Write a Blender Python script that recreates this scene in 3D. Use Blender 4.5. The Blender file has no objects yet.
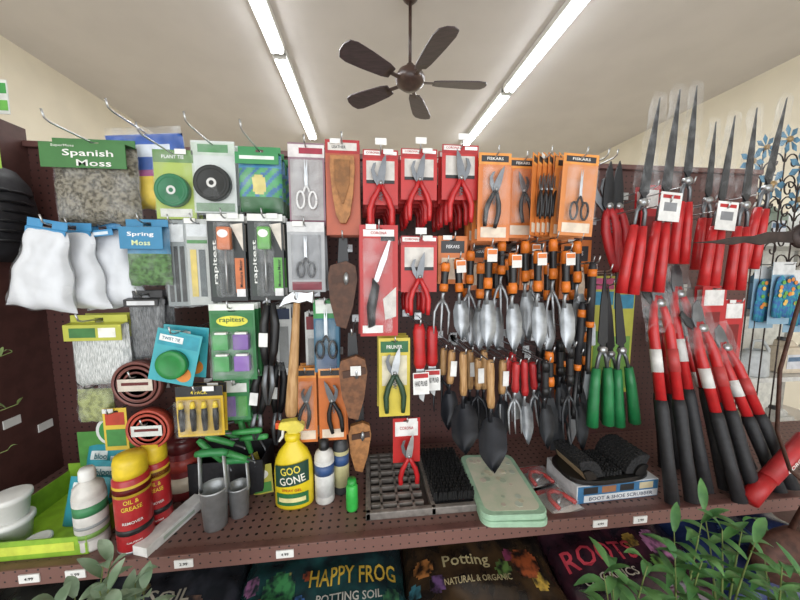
import bpy, bmesh, math, random
from mathutils import Vector, Matrix, Euler, noise
random.seed(7)
S=bpy.context.scene; COL=S.collection
try: S.view_settings.view_transform='Standard'
except Exception: pass
V=Vector
# ---------------------------------------------------------------- camera
F=310.0
YAW=math.atan(34/F); PIT=math.atan(31/F)
CP=V((0,0,1.5))
CR=Euler((math.pi/2-PIT,0,-YAW),'XYZ').to_matrix()
cd=bpy.data.cameras.new('camera'); cam=bpy.data.objects.new('camera',cd); COL.objects.link(cam)
cam.location=CP; cam.rotation_euler=(math.pi/2-PIT,0,-YAW)
cd.sensor_width=36; cd.lens=36*F/800; cd.clip_start=.01
S.camera=cam
def ray(u,v): return CR@V(((u-400)/F,-(v-300)/F,-1))
def P(u,v,y):   # measured photo point on the vertical plane at depth y
    d=ray(u,v); return CP+d*(y/d.y)
def PZ(u,v,z):  # measured photo point on a horizontal plane
    d=ray(u,v); return CP+d*((z-CP.z)/d.z)
def box3(bx,y):
    u0,v0,u1,v1=bx; um=(u0+u1)/2; vm=(v0+v1)/2
    w=P(u1,vm,y).x-P(u0,vm,y).x; a=P(um,v0,y); c=P(um,v1,y)
    return P(um,vm,y).x,a.z,w,a.z-c.z
ZS=0.75; YB=1.25; YFR=.812; ZT_=1.93
# ---------------------------------------------------------------- materials
MC={}
def lin(h):
    o=[]; r=[int(h[i:i+2],16)/255 for i in (0,2,4)]; g=.3*r[0]+.59*r[1]+.11*r[2]
    for c in r:
        c=(c*.91+g*.09)*.97; o.append(c/12.92 if c<=.04045 else ((c+.055)/1.055)**2.4)
    return (*o,1)
def M(h,rough=.45,metal=0.,var=.12,bump=0.,scale=30.,emit=0.,stretch=None,h2=None):
    k=(h,rough,metal,var,bump,scale,emit,stretch,h2)
    if k in MC: return MC[k]
    m=bpy.data.materials.new('surface_'+h); m.use_nodes=True; nt=m.node_tree; N=nt.nodes; L=nt.links
    p=N['Principled BSDF']; p.inputs['Roughness'].default_value=rough; p.inputs['Metallic'].default_value=metal
    tc=N.new('ShaderNodeTexCoord'); nz=N.new('ShaderNodeTexNoise'); nz.inputs['Scale'].default_value=scale; nz.inputs['Detail'].default_value=3
    src=tc.outputs['Object']
    if stretch:
        mp=N.new('ShaderNodeMapping'); mp.inputs['Scale'].default_value=stretch; L.new(src,mp.inputs[0]); src=mp.outputs[0]
    L.new(src,nz.inputs['Vector'])
    cr=N.new('ShaderNodeValToRGB'); c=lin(h)
    c2=lin(h2) if h2 else tuple(x*(1-var*1.6) for x in c[:3])+(1,)
    cr.color_ramp.elements[0].position=.38; cr.color_ramp.elements[1].position=.6
    cr.color_ramp.elements[0].color=c2; cr.color_ramp.elements[1].color=c
    L.new(nz.outputs['Fac'],cr.inputs[0]); L.new(cr.outputs[0],p.inputs['Base Color'])
    if bump:
        b=N.new('ShaderNodeBump'); b.inputs['Strength'].default_value=bump; b.inputs['Distance'].default_value=.004
        L.new(nz.outputs['Fac'],b.inputs['Height']); L.new(b.outputs[0],p.inputs['Normal'])
    if emit:
        p.inputs['Emission Color'].default_value=c; p.inputs['Emission Strength'].default_value=emit
    MC[k]=m; return m
def clearfilm(name='clear_plastic',fac=.1,tint='f4f8fa',rough=.15,scale=16.):
    if name in MC: return MC[name]
    m=bpy.data.materials.new(name); m.use_nodes=True; nt=m.node_tree; N=nt.nodes; L=nt.links
    for n in list(N): N.remove(n)
    o=N.new('ShaderNodeOutputMaterial'); mx=N.new('ShaderNodeMixShader'); t=N.new('ShaderNodeBsdfTransparent'); g=N.new('ShaderNodeBsdfPrincipled')
    g.inputs['Base Color'].default_value=lin(tint); g.inputs['Roughness'].default_value=rough
    nz=N.new('ShaderNodeTexNoise'); nz.inputs['Scale'].default_value=scale; nz.inputs['Detail'].default_value=2
    tc=N.new('ShaderNodeTexCoord'); L.new(tc.outputs['Object'],nz.inputs['Vector'])
    b=N.new('ShaderNodeBump'); b.inputs['Strength'].default_value=.6; b.inputs['Distance'].default_value=.01
    L.new(nz.outputs['Fac'],b.inputs['Height']); L.new(b.outputs[0],g.inputs['Normal'])
    mr=N.new('ShaderNodeMapRange'); mr.inputs['From Min'].default_value=.45; mr.inputs['From Max'].default_value=.75
    mr.inputs['To Min'].default_value=fac*.5; mr.inputs['To Max'].default_value=min(1,fac*3.2)
    L.new(nz.outputs['Fac'],mr.inputs['Value']); L.new(mr.outputs[0],mx.inputs[0])
    L.new(t.outputs[0],mx.inputs[1]); L.new(g.outputs[0],mx.inputs[2]); L.new(mx.outputs[0],o.inputs[0])
    MC[name]=m; return m
def pegmat(h,name,rad=.13,pitch=.0254,ax=('X','Z')):
    if name in MC: return MC[name]
    m=bpy.data.materials.new(name); m.use_nodes=True; nt=m.node_tree; N=nt.nodes; L=nt.links
    p=N['Principled BSDF']; p.inputs['Roughness'].default_value=.5
    tc=N.new('ShaderNodeTexCoord'); sp=N.new('ShaderNodeSeparateXYZ'); L.new(tc.outputs['Object'],sp.inputs[0])
    def mt(op,a,b=None):
        n=N.new('ShaderNodeMath'); n.operation=op
        for i,x in enumerate((a,b)):
            if x is None: continue
            if isinstance(x,(int,float)): n.inputs[i].default_value=x
            else: L.new(x,n.inputs[i])
        return n.outputs[0]
    ds=[]
    for a in ax:
        f=mt('FRACT',mt('MULTIPLY',sp.outputs[a],1/pitch)); s=mt('SUBTRACT',f,.5); ds.append(mt('MULTIPLY',s,s))
    d=mt('SQRT',mt('ADD',ds[0],ds[1])); k=mt('LESS_THAN',d,rad)
    nz=N.new('ShaderNodeTexNoise'); nz.inputs['Scale'].default_value=6; L.new(tc.outputs['Object'],nz.inputs['Vector'])
    mx=N.new('ShaderNodeMix'); mx.data_type='RGBA'; c=lin(h)
    mx0=N.new('ShaderNodeMix'); mx0.data_type='RGBA'; L.new(nz.outputs['Fac'],mx0.inputs['Factor'])
    mx0.inputs['A'].default_value=c; mx0.inputs['B'].default_value=tuple(x*.7 for x in c[:3])+(1,)
    L.new(mx0.outputs['Result'],mx.inputs['A']); mx.inputs['B'].default_value=(.006,.003,.003,1)
    L.new(k,mx.inputs['Factor']); L.new(mx.outputs['Result'],p.inputs['Base Color'])
    MC[name]=m; return m
CLEAR=clearfilm('clear_plastic',.07); SLEEVE=clearfilm('sleeve_plastic',.05,'f4f8fa',.18,26.)
STEEL=M('c6cacd',.3,.8,.15); DSTEEL=M('74777b',.35,.7,.1); WIRE=M('c4c6c8',.3,.9); BLACK=M('17171a',.4); BLK2=M('26262a',.6,0,.2,.3,60.)
RED=M('cf2024',.35); DRED=M('a81418',.4); ORG=M('ee7a1e',.4); WHITE=M('ecece8',.5,0,.04); WOOD=M('c89c68',.5,0,.2,0,18.,0,(6,6,1),'a87a46')
LEATH=M('80502e',.6,0,.25,.3,60.); TAN=M('b87a42',.6,0,.2,.3,60.); YEL=M('f0ce20',.4); GRN=M('1f8a3c',.4); LIME=M('9ccb2a',.45); MINT=M('a6cfae',.6)
BROWN='5f3833'
# ---------------------------------------------------------------- builder
TXT={}
def textmesh(s):
    if s in TXT: return TXT[s]
    c=bpy.data.curves.new('t','FONT'); c.body=s; c.resolution_u=2; c.offset=.012
    o=bpy.data.objects.new('t',c); COL.objects.link(o); bpy.context.view_layer.update()
    me=o.to_mesh(); vs=[(v.co.x,v.co.y) for v in me.vertices]; fs=[tuple(p.vertices) for p in me.polygons]
    o.to_mesh_clear(); bpy.data.objects.remove(o); bpy.data.curves.remove(c)
    x0=min(v[0] for v in vs);x1=max(v[0] for v in vs);y0=min(v[1] for v in vs);y1=max(v[1] for v in vs)
    r=([((x-(x0+x1)/2)/(x1-x0),(y-(y0+y1)/2)/(y1-y0)) for x,y in vs],fs,(x1-x0)/(y1-y0))
    TXT[s]=r; return r
class B:
    def __init__(s,T=None): s.v=[];s.f=[];s.mi=[];s.sm=[];s.ms=[];s.T=T or Matrix()
    def add(s,vs,fs,m,smooth=False):
        if m not in s.ms: s.ms.append(m)
        k=s.ms.index(m); o=len(s.v); s.v+= [s.T@V(v) for v in vs]
        for f in fs: s.f.append([i+o for i in f]); s.mi.append(k); s.sm.append(smooth)
    def bm(s,bm,m,smooth=False):
        bm.verts.index_update(); s.add([v.co.copy() for v in bm.verts],[[v.index for v in f.verts] for f in bm.faces],m,smooth); bm.free()
    def box(s,c,d,m,bev=0,rot=None):
        bm=bmesh.new(); bmesh.ops.create_cube(bm,size=1); 
        bmesh.ops.scale(bm,vec=d,verts=bm.verts)
        if bev: bmesh.ops.bevel(bm,geom=bm.edges[:],offset=bev,segments=2,affect='EDGES',profile=.6)
        if rot: bmesh.ops.rotate(bm,cent=(0,0,0),matrix=Euler(rot).to_matrix(),verts=bm.verts)
        bmesh.ops.translate(bm,vec=c,verts=bm.verts); s.bm(bm,m)
    def prism(s,pts,y0,y1,m,bev=0):
        bm=bmesh.new(); vs=[bm.verts.new((x,y0,z)) for x,z in pts]; f=bm.faces.new(vs)
        r=bmesh.ops.extrude_face_region(bm,geom=[f]); bmesh.ops.translate(bm,vec=(0,y1-y0,0),verts=[g for g in r['geom'] if isinstance(g,bmesh.types.BMVert)])
        bmesh.ops.recalc_face_normals(bm,faces=bm.faces)
        if bev: bmesh.ops.bevel(bm,geom=bm.edges[:],offset=bev,segments=1,affect='EDGES')
        s.bm(bm,m)
    def disc(s,x,z,rx,rz,y,m,n=20,t=.0008): s.prism([(x+rx*math.cos(a*2*math.pi/n),z+rz*math.sin(a*2*math.pi/n)) for a in range(n)],y,y+t,m)
    def tube(s,pts,r,m,n=8,smooth=True):
        pts=[V(p) for p in pts]; k=len(pts); R=r if isinstance(r,list) else [r]*k; vs=[];fs=[]
        for i,p in enumerate(pts):
            t=(pts[min(i+1,k-1)]-pts[max(i-1,0)]); t=t.normalized() if t.length>1e-9 else V((0,0,1))
            ref=V((0,1,0)) if abs(t.y)<.9 else V((0,0,1))
            a=t.cross(ref).normalized(); b=a.cross(t).normalized(); q=R[i]; ra,rb=q if isinstance(q,tuple) else (q,q)
            for j in range(n):
                w=2*math.pi*j/n; vs.append(p+a*ra*math.cos(w)+b*rb*math.sin(w))
        for i in range(k-1):
            for j in range(n): fs.append((i*n+j,i*n+(j+1)%n,(i+1)*n+(j+1)%n,(i+1)*n+j))
        fs.append(tuple(range(n))[::-1]); fs.append(tuple(range((k-1)*n,k*n)))
        s.add(vs,fs,m,smooth)
    def lathe(s,prof,m,c=(0,0,0),n=24,axis='Z',smooth=True,sy=1.):
        vs=[];fs=[];c=V(c)
        for r,z in prof:
            for j in range(n):
                w=2*math.pi*j/n; x,y=r*math.cos(w),r*math.sin(w)*sy
                vs.append(c+(V((x,y,z)) if axis=='Z' else V((x,z,y))))
        for i in range(len(prof)-1):
            for j in range(n): fs.append((i*n+j,i*n+(j+1)%n,(i+1)*n+(j+1)%n,(i+1)*n+j))
        if prof[0][0]>1e-5: fs.append(tuple(range(n))[::-1])
        if prof[-1][0]>1e-5: fs.append(tuple(range((len(prof)-1)*n,len(prof)*n)))
        s.add(vs,fs,m,smooth)
    def ring(s,c,r0,r1,d,m,n=28): # flat-sided ring around the Y axis
        s.lathe([(r0,-d/2),(r0+.2*(r1-r0),-d/2-.001),(r1-.15*(r1-r0),-d/2-.001),(r1,-d/2+.001),(r1,d/2),(r0,d/2),(r0,-d/2+.0001)],m,c,n,'Y')
    def blob(s,c,r,m,n=12,nz=0.):
        prof=[(max(1e-6,math.cos(a)),math.sin(a)) for a in [(-.5+i/n)*math.pi for i in range(n+1)]]; b=B(); b.lathe([(x,z) for x,z in prof],m,(0,0,0),16)
        vs=[]
        for v in b.v:
            k=1+nz*noise.noise(v*2.3+V(c)*9); vs.append((c[0]+v.x*r[0]*k,c[1]+v.y*r[1]*k,c[2]+v.z*r[2]*k))
        s.add(vs,b.f,m,True)
    def text(s,t,x,z,w,h,m,y=0.,ang=0.,warp=None):
        vs,fs,asp=textmesh(t)
        if not w: w=h*asp
        if not h: h=w/asp
        ca,sa=math.cos(ang),math.sin(ang); o=[]
        for a,b in vs:
            a*=w;b*=h; p=V((x+a*ca-b*sa,y,z+a*sa+b*ca)); o.append(warp(p) if warp else p)
        s.add(o,fs,m)
    def sheet(s,fn,nu,nv,th,m,smooth=True):
        vs=[];fs=[];k=(nu+1)*(nv+1)
        for side in (0,1):
            for i in range(nu+1):
                for j in range(nv+1):
                    p=V(fn(i/nu,j/nv)); p.y+=side*th; vs.append(p)
        for i in range(nu):
            for j in range(nv):
                a=i*(nv+1)+j; q=(a,a+1,a+nv+2,a+nv+1); fs.append(q); fs.append(tuple(x+k for x in q)[::-1])
        s.add(vs,fs,m,smooth)
    def pillow(s,w,h,d,mf,nx=16,nz=18,wr=.003,seed=0.,p=3.,heavy=.3,wf=None,grow=0.):
        def hy(a,b): # a,b in 0..1 (b from the top)
            u=2*a-1; q=2*b-1
            t=max(0,1-abs(u)**p)**.5*max(0,1-abs(q)**(p*1.3))**.5*(1-heavy+heavy*b*1.6)
            return d*t+(grow+wr*noise.noise(V((a*5+seed,b*6,seed*3))))*min(1,t*2)
        k=(nx+1)*(nz+1); vs=[]
        for side in (-1,1):
            for i in range(nx+1):
                for j in range(nz+1):
                    a,b=i/nx,j/nz; ww=w*(wf(b) if wf else 1)
                    vs.append(((a-.5)*ww+wr*.8*noise.noise(V((b*5,seed,a))),side*hy(a,b),-b*h+(wr*2*noise.noise(V((a*4,seed,3)))if b>.9 else 0)))
        base=len(s.v); s.v+=[s.T@V(x) for x in vs]
        for side in (0,1):
            for i in range(nx):
                for j in range(nz):
                    a=i*(nz+1)+j+side*k+base; q=[a,a+nz+1,a+nz+2,a+1] if side else [a,a+1,a+nz+2,a+nz+1]
                    m=mf if isinstance(mf,bpy.types.Material) else mf((i+.5)/nx,(j+.5)/nz)
                    s.add([],[],m); s.f.append(q); s.mi.append(s.ms.index(m)); s.sm.append(True)
        return lambda x,z: -hy(min(1,max(0,x/w+.5)),min(1,max(0,-z/h)))-.0012
    def done(s,name,parent,label=None,kind=None):
        me=bpy.data.meshes.new(name); me.from_pydata([tuple(v) for v in s.v],[],s.f)
        for m in s.ms: me.materials.append(m)
        me.polygons.foreach_set('material_index',s.mi); me.polygons.foreach_set('use_smooth',s.sm); me.update()
        o=bpy.data.objects.new(name,me); COL.objects.link(o)
        if parent: o.parent=parent
        if label: o['label']=label
        if kind: o['kind']=kind
        return o
def thing(name,label,cat,loc=(0,0,0),rot=(0,0,0),group=None):
    e=bpy.data.objects.new(name,None); e.empty_display_size=.03; COL.objects.link(e); e.location=loc; e.rotation_euler=rot
    e['label']=label; e['category']=cat
    if group: e['group']=group
    return e
def dup(root,loc,rot=None,label=None):
    n=root.copy(); COL.objects.link(n); n.location=loc
    if rot is not None: n.rotation_euler=rot
    if label: n['label']=label
    for c in root.children:
        k=c.copy(); k.parent=n; COL.objects.link(k)
        for g in c.children:
            q=g.copy(); q.parent=k; COL.objects.link(q)
    return n
def aim(top,bot):
    z=(top-bot).normalized(); y=V((0,1,0)); y=(y-z*y.dot(z)).normalized(); x=y.cross(z)
    return Matrix((x,y,z)).transposed().to_euler(),(top-bot).length
# ---------------------------------------------------------------- room
def slab(name,c,d,m):
    b=B(); b.box((0,0,0),d,m); o=b.done(name,None,kind='structure'); o.location=c; return o
CZ=3.76; XL,XR,YF=-3.5,4.6,6.6
CEIL=M('d6d0ca',.9,0,.03,0,2.); WALL=M('ece3cd',.85,0,.03,0,3.)
slab('ceiling',((XL+XR)/2,1.8,CZ+.05),(XR-XL+.2,9.8,.1),CEIL)
slab('floor',((XL+XR)/2,1.8,-.05),(XR-XL+.2,9.8,.1),M('bab2a8',.5,0,.1,0,4.))
slab('wall_left',(XL-.05,1.8,CZ/2),(.1,9.8,CZ),WALL)
slab('wall_right',(XR+.05,1.8,CZ/2),(.1,9.8,CZ),WALL)
slab('wall_back',((XL+XR)/2,YF+.05,CZ/2),(XR-XL,.1,CZ),WALL)
# strip lights
TUBE=M('f6faff',.5,0,.01,0,5.,18.)
def strip(x,y0,y1):
    L=y1-y0
    t=thing('strip_light','long white fluorescent ceiling strip light, switched on','ceiling light',(x,(y0+y1)/2,CZ),group='fluorescent ceiling strips')
    b=B(); b.box((0,0,-.03),(.15,L,.06),WHITE,.006)
    for e in(-1,1): b.box((0,e*(L/2-.012),-.05),(.13,.024,.08),WHITE,.004)
    b.done('housing',t)
    for sx in(-.035,.035):
        b=B(); b.tube([(sx,-L/2+.02,-.082),(sx,L/2-.02,-.082)],.016,TUBE,10); b.done('fluorescent_tube',t,'glowing white tube')
    ld=bpy.data.lights.new('strip_glow','AREA'); ld.shape='RECTANGLE'; ld.size=.14; ld.size_y=L; ld.energy=34; ld.color=(.98,.99,1)
    lo=bpy.data.objects.new('strip_glow',ld); COL.objects.link(lo); lo.location=(x,(y0+y1)/2,CZ-.12)
for x,ys in((P(245,0,2.61).x,((1.2,3.5),(3.56,5.6))),(P(580,2,2.61).x,((1.6,3.9),(3.96,5.7)))):
    for a,c in ys: strip(x,a,c)
# added soft area fill behind the viewer to brighten the display front
ld=bpy.data.lights.new('front_fill_light','AREA'); ld.shape='RECTANGLE'; ld.size=6; ld.size_y=2.8; ld.energy=120; ld.color=(.97,.985,1)
lo=bpy.data.objects.new('front_fill_light',ld); COL.objects.link(lo); lo.location=(0.2,-2.7,1.7); lo.rotation_euler=(math.radians(90),0,0)
W=bpy.data.worlds.new('world'); S.world=W; W.use_nodes=True; W.node_tree.nodes['Background'].inputs[0].default_value=(.93,.97,1,1); W.node_tree.nodes['Background'].inputs[1].default_value=1.3
# fan
fp=P(410,80,2.72); FM=M('4a342c',.35,0,.2); FB=M('46333a',.4,0,.3,0,12.,0,(1,8,1))
t=thing('ceiling_fan','dark brown five-blade ceiling fan on a down rod','ceiling fan',(fp.x,2.72,CZ))
b=B(); b.lathe([(.0,0),(.075,0),(.08,-.03),(.06,-.08),(.03,-.11),(.0,-.11)],FM); b.done('canopy',t)
dz=fp.z-CZ
b=B(); b.tube([(0,0,-.07),(0,0,dz+.1)],.014,FM); b.done('down_rod',t)
b=B(); b.lathe([(0,dz+.13),(.03,dz+.12),(.05,dz+.08),(.1,dz+.06),(.125,dz+.01),(.115,dz-.03),(.08,dz-.06),(.05,dz-.08),(.0,dz-.09)],FM); b.done('motor_housing',t)
for k in range(5):
    a=math.radians(-2+72*k); T=Matrix.Rotation(a,4,'Z')@Matrix.Translation((0,0,dz-.02))@Matrix.Rotation(math.radians(12),4,'X')@Matrix.Scale(.97,4)
    b=B(T); b.box((.17,0,0),(.14,.035,.008),FM,.002); b.box((.23,0,0),(.05,.1,.008),FM,.002)
    o=b.done('blade_iron',t)
    b=B(T@Matrix.Rotation(math.pi/2,4,'X')); pts=[(.2,-.05),(.26,-.068),(.45,-.088),(.58,-.095),(.64,-.08),(.665,-.03),(.665,.03),(.64,.08),(.58,.095),(.45,.088),(.26,.068),(.2,.05)]
    b.prism(pts,-.004,.004,FB); b.done('fan_blade',t)
# ---------------------------------------------------------------- gondola
PEG=pegmat(BROWN,'brown_pegboard'); PEGS=pegmat('856058','brown_perforated_shelf',.17,.0254,('X','Y')); BR=M('704a44',.4,0,.15)
PEGL=pegmat('80584f','brown_perforated_lip',.1,.0254,('X','Z'))
X0,X1=P(45,300,YB).x,P(745,300,YB).x
g=thing('display_shelf_unit','brown steel shop gondola with perforated pegboard back and shelf','shelving',(0,0,0))
b=B(); b.box(((X0+X1)/2,YB+.015,(ZT_+.37)/2),(X1-X0,.03,ZT_-.37),PEG); b.done('pegboard_back',g)
b=B(); b.box(((X0+X1)/2,YB-.003,ZT_-.005),(X1-X0,.03,.02),BR,.003); b.done('top_rail',g)
ZP=P(45,130,YB).z
b=B(); b.box((X0-.015,(YB+.79)/2,(ZP+.25)/2),(.03,YB-.79,ZP-.25),M('56342f',.5,0,.15)); b.done('side_panel',g)
b=B(); 
SXL,SXR=X0,X1+.7; SXC=(SXL+SXR)/2; SXW=SXR-SXL
b.box((SXC,(YB+YFR)/2,ZS-.012),(SXW,YB-YFR,.024),PEGS); b.done('shelf',g)
b=B(); b.box((SXC,YFR-.005,ZS-.02),(SXW,.012,.045),PEGL,.002); b.box((SXC,YFR+.003,ZS+.001),(SXW,.02,.004),BR); b.done('shelf_lip',g)
b=B(); b.box((SXC,.98,.2),(SXW,.54,.4),BR,.003); b.done('base_deck',g)
for x in(-.28,.8):
    b=B(); b.box((x,YB-.004,1.15),(.028,.012,1.5),M('4a2c28',.4)); b.done('upright_post',g)
for u,v in((30,579),(76,573),(184,563),(285,552),(600,521),(640,517)):
    p=P(u,v,YFR-.012); b=B(); b.box((p.x,YFR-.013,ZS-.02),(.046,.003,.022),WHITE); b.text('2.99' if u%3 else '4.99',p.x,ZS-.02,.02,.008,BLACK,YFR-.0155); b.done('price_tag',g)
for yy,zz in((1.2,P(52,425,1.2).z),(1.1,P(52,408,1.2).z)):
    b=B(); b.box((X0+.002,yy,zz),(.003,.05,.028),WHITE); b.done('price_tag',g)
# ---------------------------------------------------------------- hooks
def slope(z,y): return max(.02,(z-1.905)/(YB-y))
def hook(x,z,y,yf,tag=False,rise=.01):
    s=slope(z,y); L=YB-yf; zb=z-s*(YB-y); t=thing('peg_hook','chrome wire peg hook fixed to the pegboard','hook',(x,YB-.001,zb),group='peg hooks')
    b=B(); b.box((0,-.004,.0),(.03,.004,.03),WIRE,.001); b.tube([(0,-.004,0),(0,-.5*L,s*.5*L),(0,-L+.02,s*(L-.02)),(0,-L+.006,s*L+.004),(0,-L,s*L+.012+rise)],.0024,WIRE,6); b.done('wire',t)
    if tag:
        b=B(); b.box((0,-L-.002,s*L+.012+rise),(.032,.002,.018),WHITE); b.done('tag_holder',t)
    return t
# ---------------------------------------------------------------- packs
def prn(b,w,h,shapes,texts,y,fy=None):
    for i,s in enumerate(shapes):
        yy=y-.0004*(i+1)
        if s[0]=='o': b.disc((s[1]-.5)*w,-s[2]*h,s[3]*w,s[4]*h,yy,M(s[5]),20,.0006)
        elif s[0]=='p': b.prism([((a-.5)*w,-c*h) for a,c in s[1]],yy,yy+.0006,M(s[2]))
        else:
            x0,z0,x1,z1,c=s; b.prism([((x0-.5)*w,-z0*h),((x1-.5)*w,-z0*h),((x1-.5)*w,-z1*h),((x0-.5)*w,-z1*h)],yy,yy+.0006,M(c))
    for t in texts:
        s,x,z,tw,th,c=t[:6]; an=t[6] if len(t)>6 else 0
        b.text(s,(x-.5)*w,-z*h,tw*(h if an else w),th*(w if an else h),M(c),y-.0004*(len(shapes)+2),an)
def pack(bx,y,name,label,cat,card,shapes=(),texts=(),content=None,blister=None,n=1,dy=.03,group=None,hk=True,rot=0.,tip=None,yaw=0.,slot=True,tag=False,film=False):
    cx,zt,w,h=box3(bx,y)
    t=thing(name,label,cat,(cx,y,zt),(0,rot,yaw),group)
    b=B(); m=M(card,.4,0,.05)
    if slot:
        sw=min(.011,w*.2)
        b.box((0,0,-h/2-.011),(w,.0016,h-.022),m); b.box((0,0,-.004),(w,.0016,.008),m)
        for q in(-1,1): b.box((q*(w/4+sw/2),0,-.015),(w/2-sw,.0016,.014),m)
    else: b.box((0,0,-h/2),(w,.0016,h),m)
    prn(b,w,h,shapes,texts,-.001)
    if hk and w>.06 and int(bx[0])%3!=1: b.box((w*(.22 if int(bx[0])%2 else -.2),-.0075,-.006),(.03,.0006,.014),WHITE)
    b.done('printed_card',t)
    if content: content(t,w,h)
    if blister:
        x0,z0,x1,z1,d=blister; b=B(); b.box((((x0+x1)/2-.5)*w,-d/2-.0035,-(z0+z1)/2*h),((x1-x0)*w,d,(z1-z0)*h),CLEAR,min(d*.4,.008)); b.done('clear_blister',t)
    if film:
        b=B(); b.pillow(w*1.06,h*1.02,.022,CLEAR,12,12,.003,bx[0]); b.done('plastic_film',t)
    s=slope(zt-.0115,y)
    for k in range(1,n):
        yy=y+dy*k
        if yy<YB-.03: dup(t,(cx+random.uniform(-.002,.002),yy,zt-s*dy*k),(0,rot+random.uniform(-.03,.03),yaw))
    if hk: hook(cx,zt-.0115,y,tip if tip else y-.03,tag)
    return t
def bagpack(bx,y,name,label,cat,mf,d=.025,header=None,texts=(),shapes=(),n=1,dy=.06,hk=True,tip=None,film=True,rot=0.,group=None,wf=None,seed=0.,btexts=(),heavy=.3,tag=False,yaw=0.):
    cx,zt,w,h=box3(bx,y-d-.005); t=thing(name,label,cat,(cx,y,zt),(0,rot,yaw),group)
    hh=header[1]*h if header else .012
    b=B(Matrix.Translation((0,0,-.02))); yf=b.pillow(w,h-.02,d,mf,20,24,.004,seed or bx[0],3,heavy,wf)
    for tx in btexts:
        s,x,z,tw,th,c=tx; b.text(s,(x-.5)*w,-z*h,tw*w,th*h,M(c),0,0,lambda p:V((p.x,yf(p.x,p.z)-.002,p.z)))
    b.done('filled_bag',t)
    if film:
        b=B(Matrix.Translation((0,0,-.018))); b.pillow(w*1.03,h-.016,d,CLEAR,12,14,.005,bx[0]+4,3,heavy,wf,.004); b.done('plastic_film',t)
    b=B(); m=M(header[0],.4,0,.05) if header else CLEAR; sw=min(.011,w*.2)
    H=max(hh,.03); yh=-d-.009 if header and H>.04 else -.006; e=w*.49*(wf(0)*1.1 if wf else 1)
    b.box((0,-.001,-.004),(2*e,.002,.008),m)
    for q in(-1,1): b.box((q*(e/2+sw/2),-.001,-.015),(e-sw,.002,.014),m)
    if header:
        b.add([(-e,-.002,-.02),(e,-.002,-.02),(e,yh,-.024),(-e,yh,-.024),(-e,yh,-H),(e,yh,-H),(-e,yh+.002,-H),(e,yh+.002,-H),(-e,yh+.002,-.026),(e,yh+.002,-.026)],[(0,1,2,3),(3,2,5,4),(4,5,7,6),(6,7,9,8)],m)
        H2=H-.024
        for s in shapes:
            x0,z0,x1,z1,c=s; b.prism([((x-.5)*2*e,-.024-z*H2) for x,z in((x0,z0),(x1,z0),(x1,z1),(x0,z1))],yh-.0006,yh-.0001,M(c))
        for tx in texts:
            s,x,z,tw,th,c=tx[:6]; b.text(s,(x-.5)*w,-.024-z*H2,tw*w,th*H2,M(c),yh-.0012)
    b.done('header_card',t)
    s=slope(zt-.0115,y)
    for k in range(1,n):
        yy=y+dy*k
        if yy<YB-.03: dup(t,(cx+random.uniform(-.003,.003),yy,zt-s*dy*k),(0,rot+random.uniform(-.02,.02),yaw))
    if hk: hook(cx,zt-.0115,y,tip if tip else y-.04,tag)
    return t
# ---------------------------------------------------------------- tools
def pruner(root,T,L,hm,bm=STEEL,sp=1.,mi=1.):
    T=T@Matrix.Diagonal((L*mi,L,L,1))
    b=B(T); b.prism([(-.035,-.05),(-.055,.03),(-.03,.16),(.02,.3),(.07,.38),(.075,.3),(.07,.15),(.05,.02),(.03,-.05)],-.02,-.005,bm); b.done('blade',root)
    b=B(T); b.prism([(.03,-.06),(.0,.04),(-.06,.1),(-.085,.18),(-.06,.27),(-.1,.26),(-.135,.17),(-.11,.06),(-.04,-.05)],-.004,.012,DSTEEL); b.done('hook_blade',root)
    for sx in(-1,1):
        b=B(T); b.tube([(sx*.01,-.004,-.02),(sx*.04,-.004,-.1),(sx*(.07+.03*sp),-.004,-.22),(sx*(.075+.06*sp),-.004,-.36),(sx*(.06+.07*sp),-.004,-.5),(sx*(.045+.08*sp),-.004,-.6)],[(.03,.025),(.034,.03),(.042,.035),(.042,.035),(.038,.03),(.03,.025)],hm,8); b.done('handle',root)
    b=B(T); b.lathe([(0,-.04),(.028,-.035),(.03,-.02),(.03,.02),(0,.02)],STEEL,(0,0,0),12,'Y'); b.done('pivot_bolt',root)
    b=B(T); b.tube([(.035*math.cos(q*1.3)*.7,-.004,-.12-q*.008) for q in range(16)],.006,DSTEEL,5); b.done('spring',root)
def c_pruner(hm=RED,zc=.45,L=.75,sp=1.,bm=STEEL,mi=1.,x=0.,ang=0.):
    return lambda r,w,h: pruner(r,Matrix.Translation((x*w,-.014,-zc*h))@Matrix.Rotation(ang,4,'Y'),L*h,hm,bm,sp,mi)
def scissors(root,T,L,hm):
    T=T@Matrix.Scale(L,4)
    for sx in(-1,1):
        b=B(T@Matrix.Rotation(.05*sx,4,'Y')); b.prism([(-.03,-.05),(-.03,.1),(0,.5),(.025,.1),(.03,-.05)],-.004+sx*.006,.004+sx*.006,STEEL); b.done('blade',root)
        b=B(T); pts=[(sx*(.12+.075*math.cos(a)),sx*.005,-.32+.17*math.sin(a)) for a in [i*math.pi/7 for i in range(15)]]
        b.tube([(0,0,-.03),(sx*.04,0,-.1),(sx*.06,0,-.17)],.022,hm,6); b.tube(pts,.024,hm,6); b.done('handle_loop',root)
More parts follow.
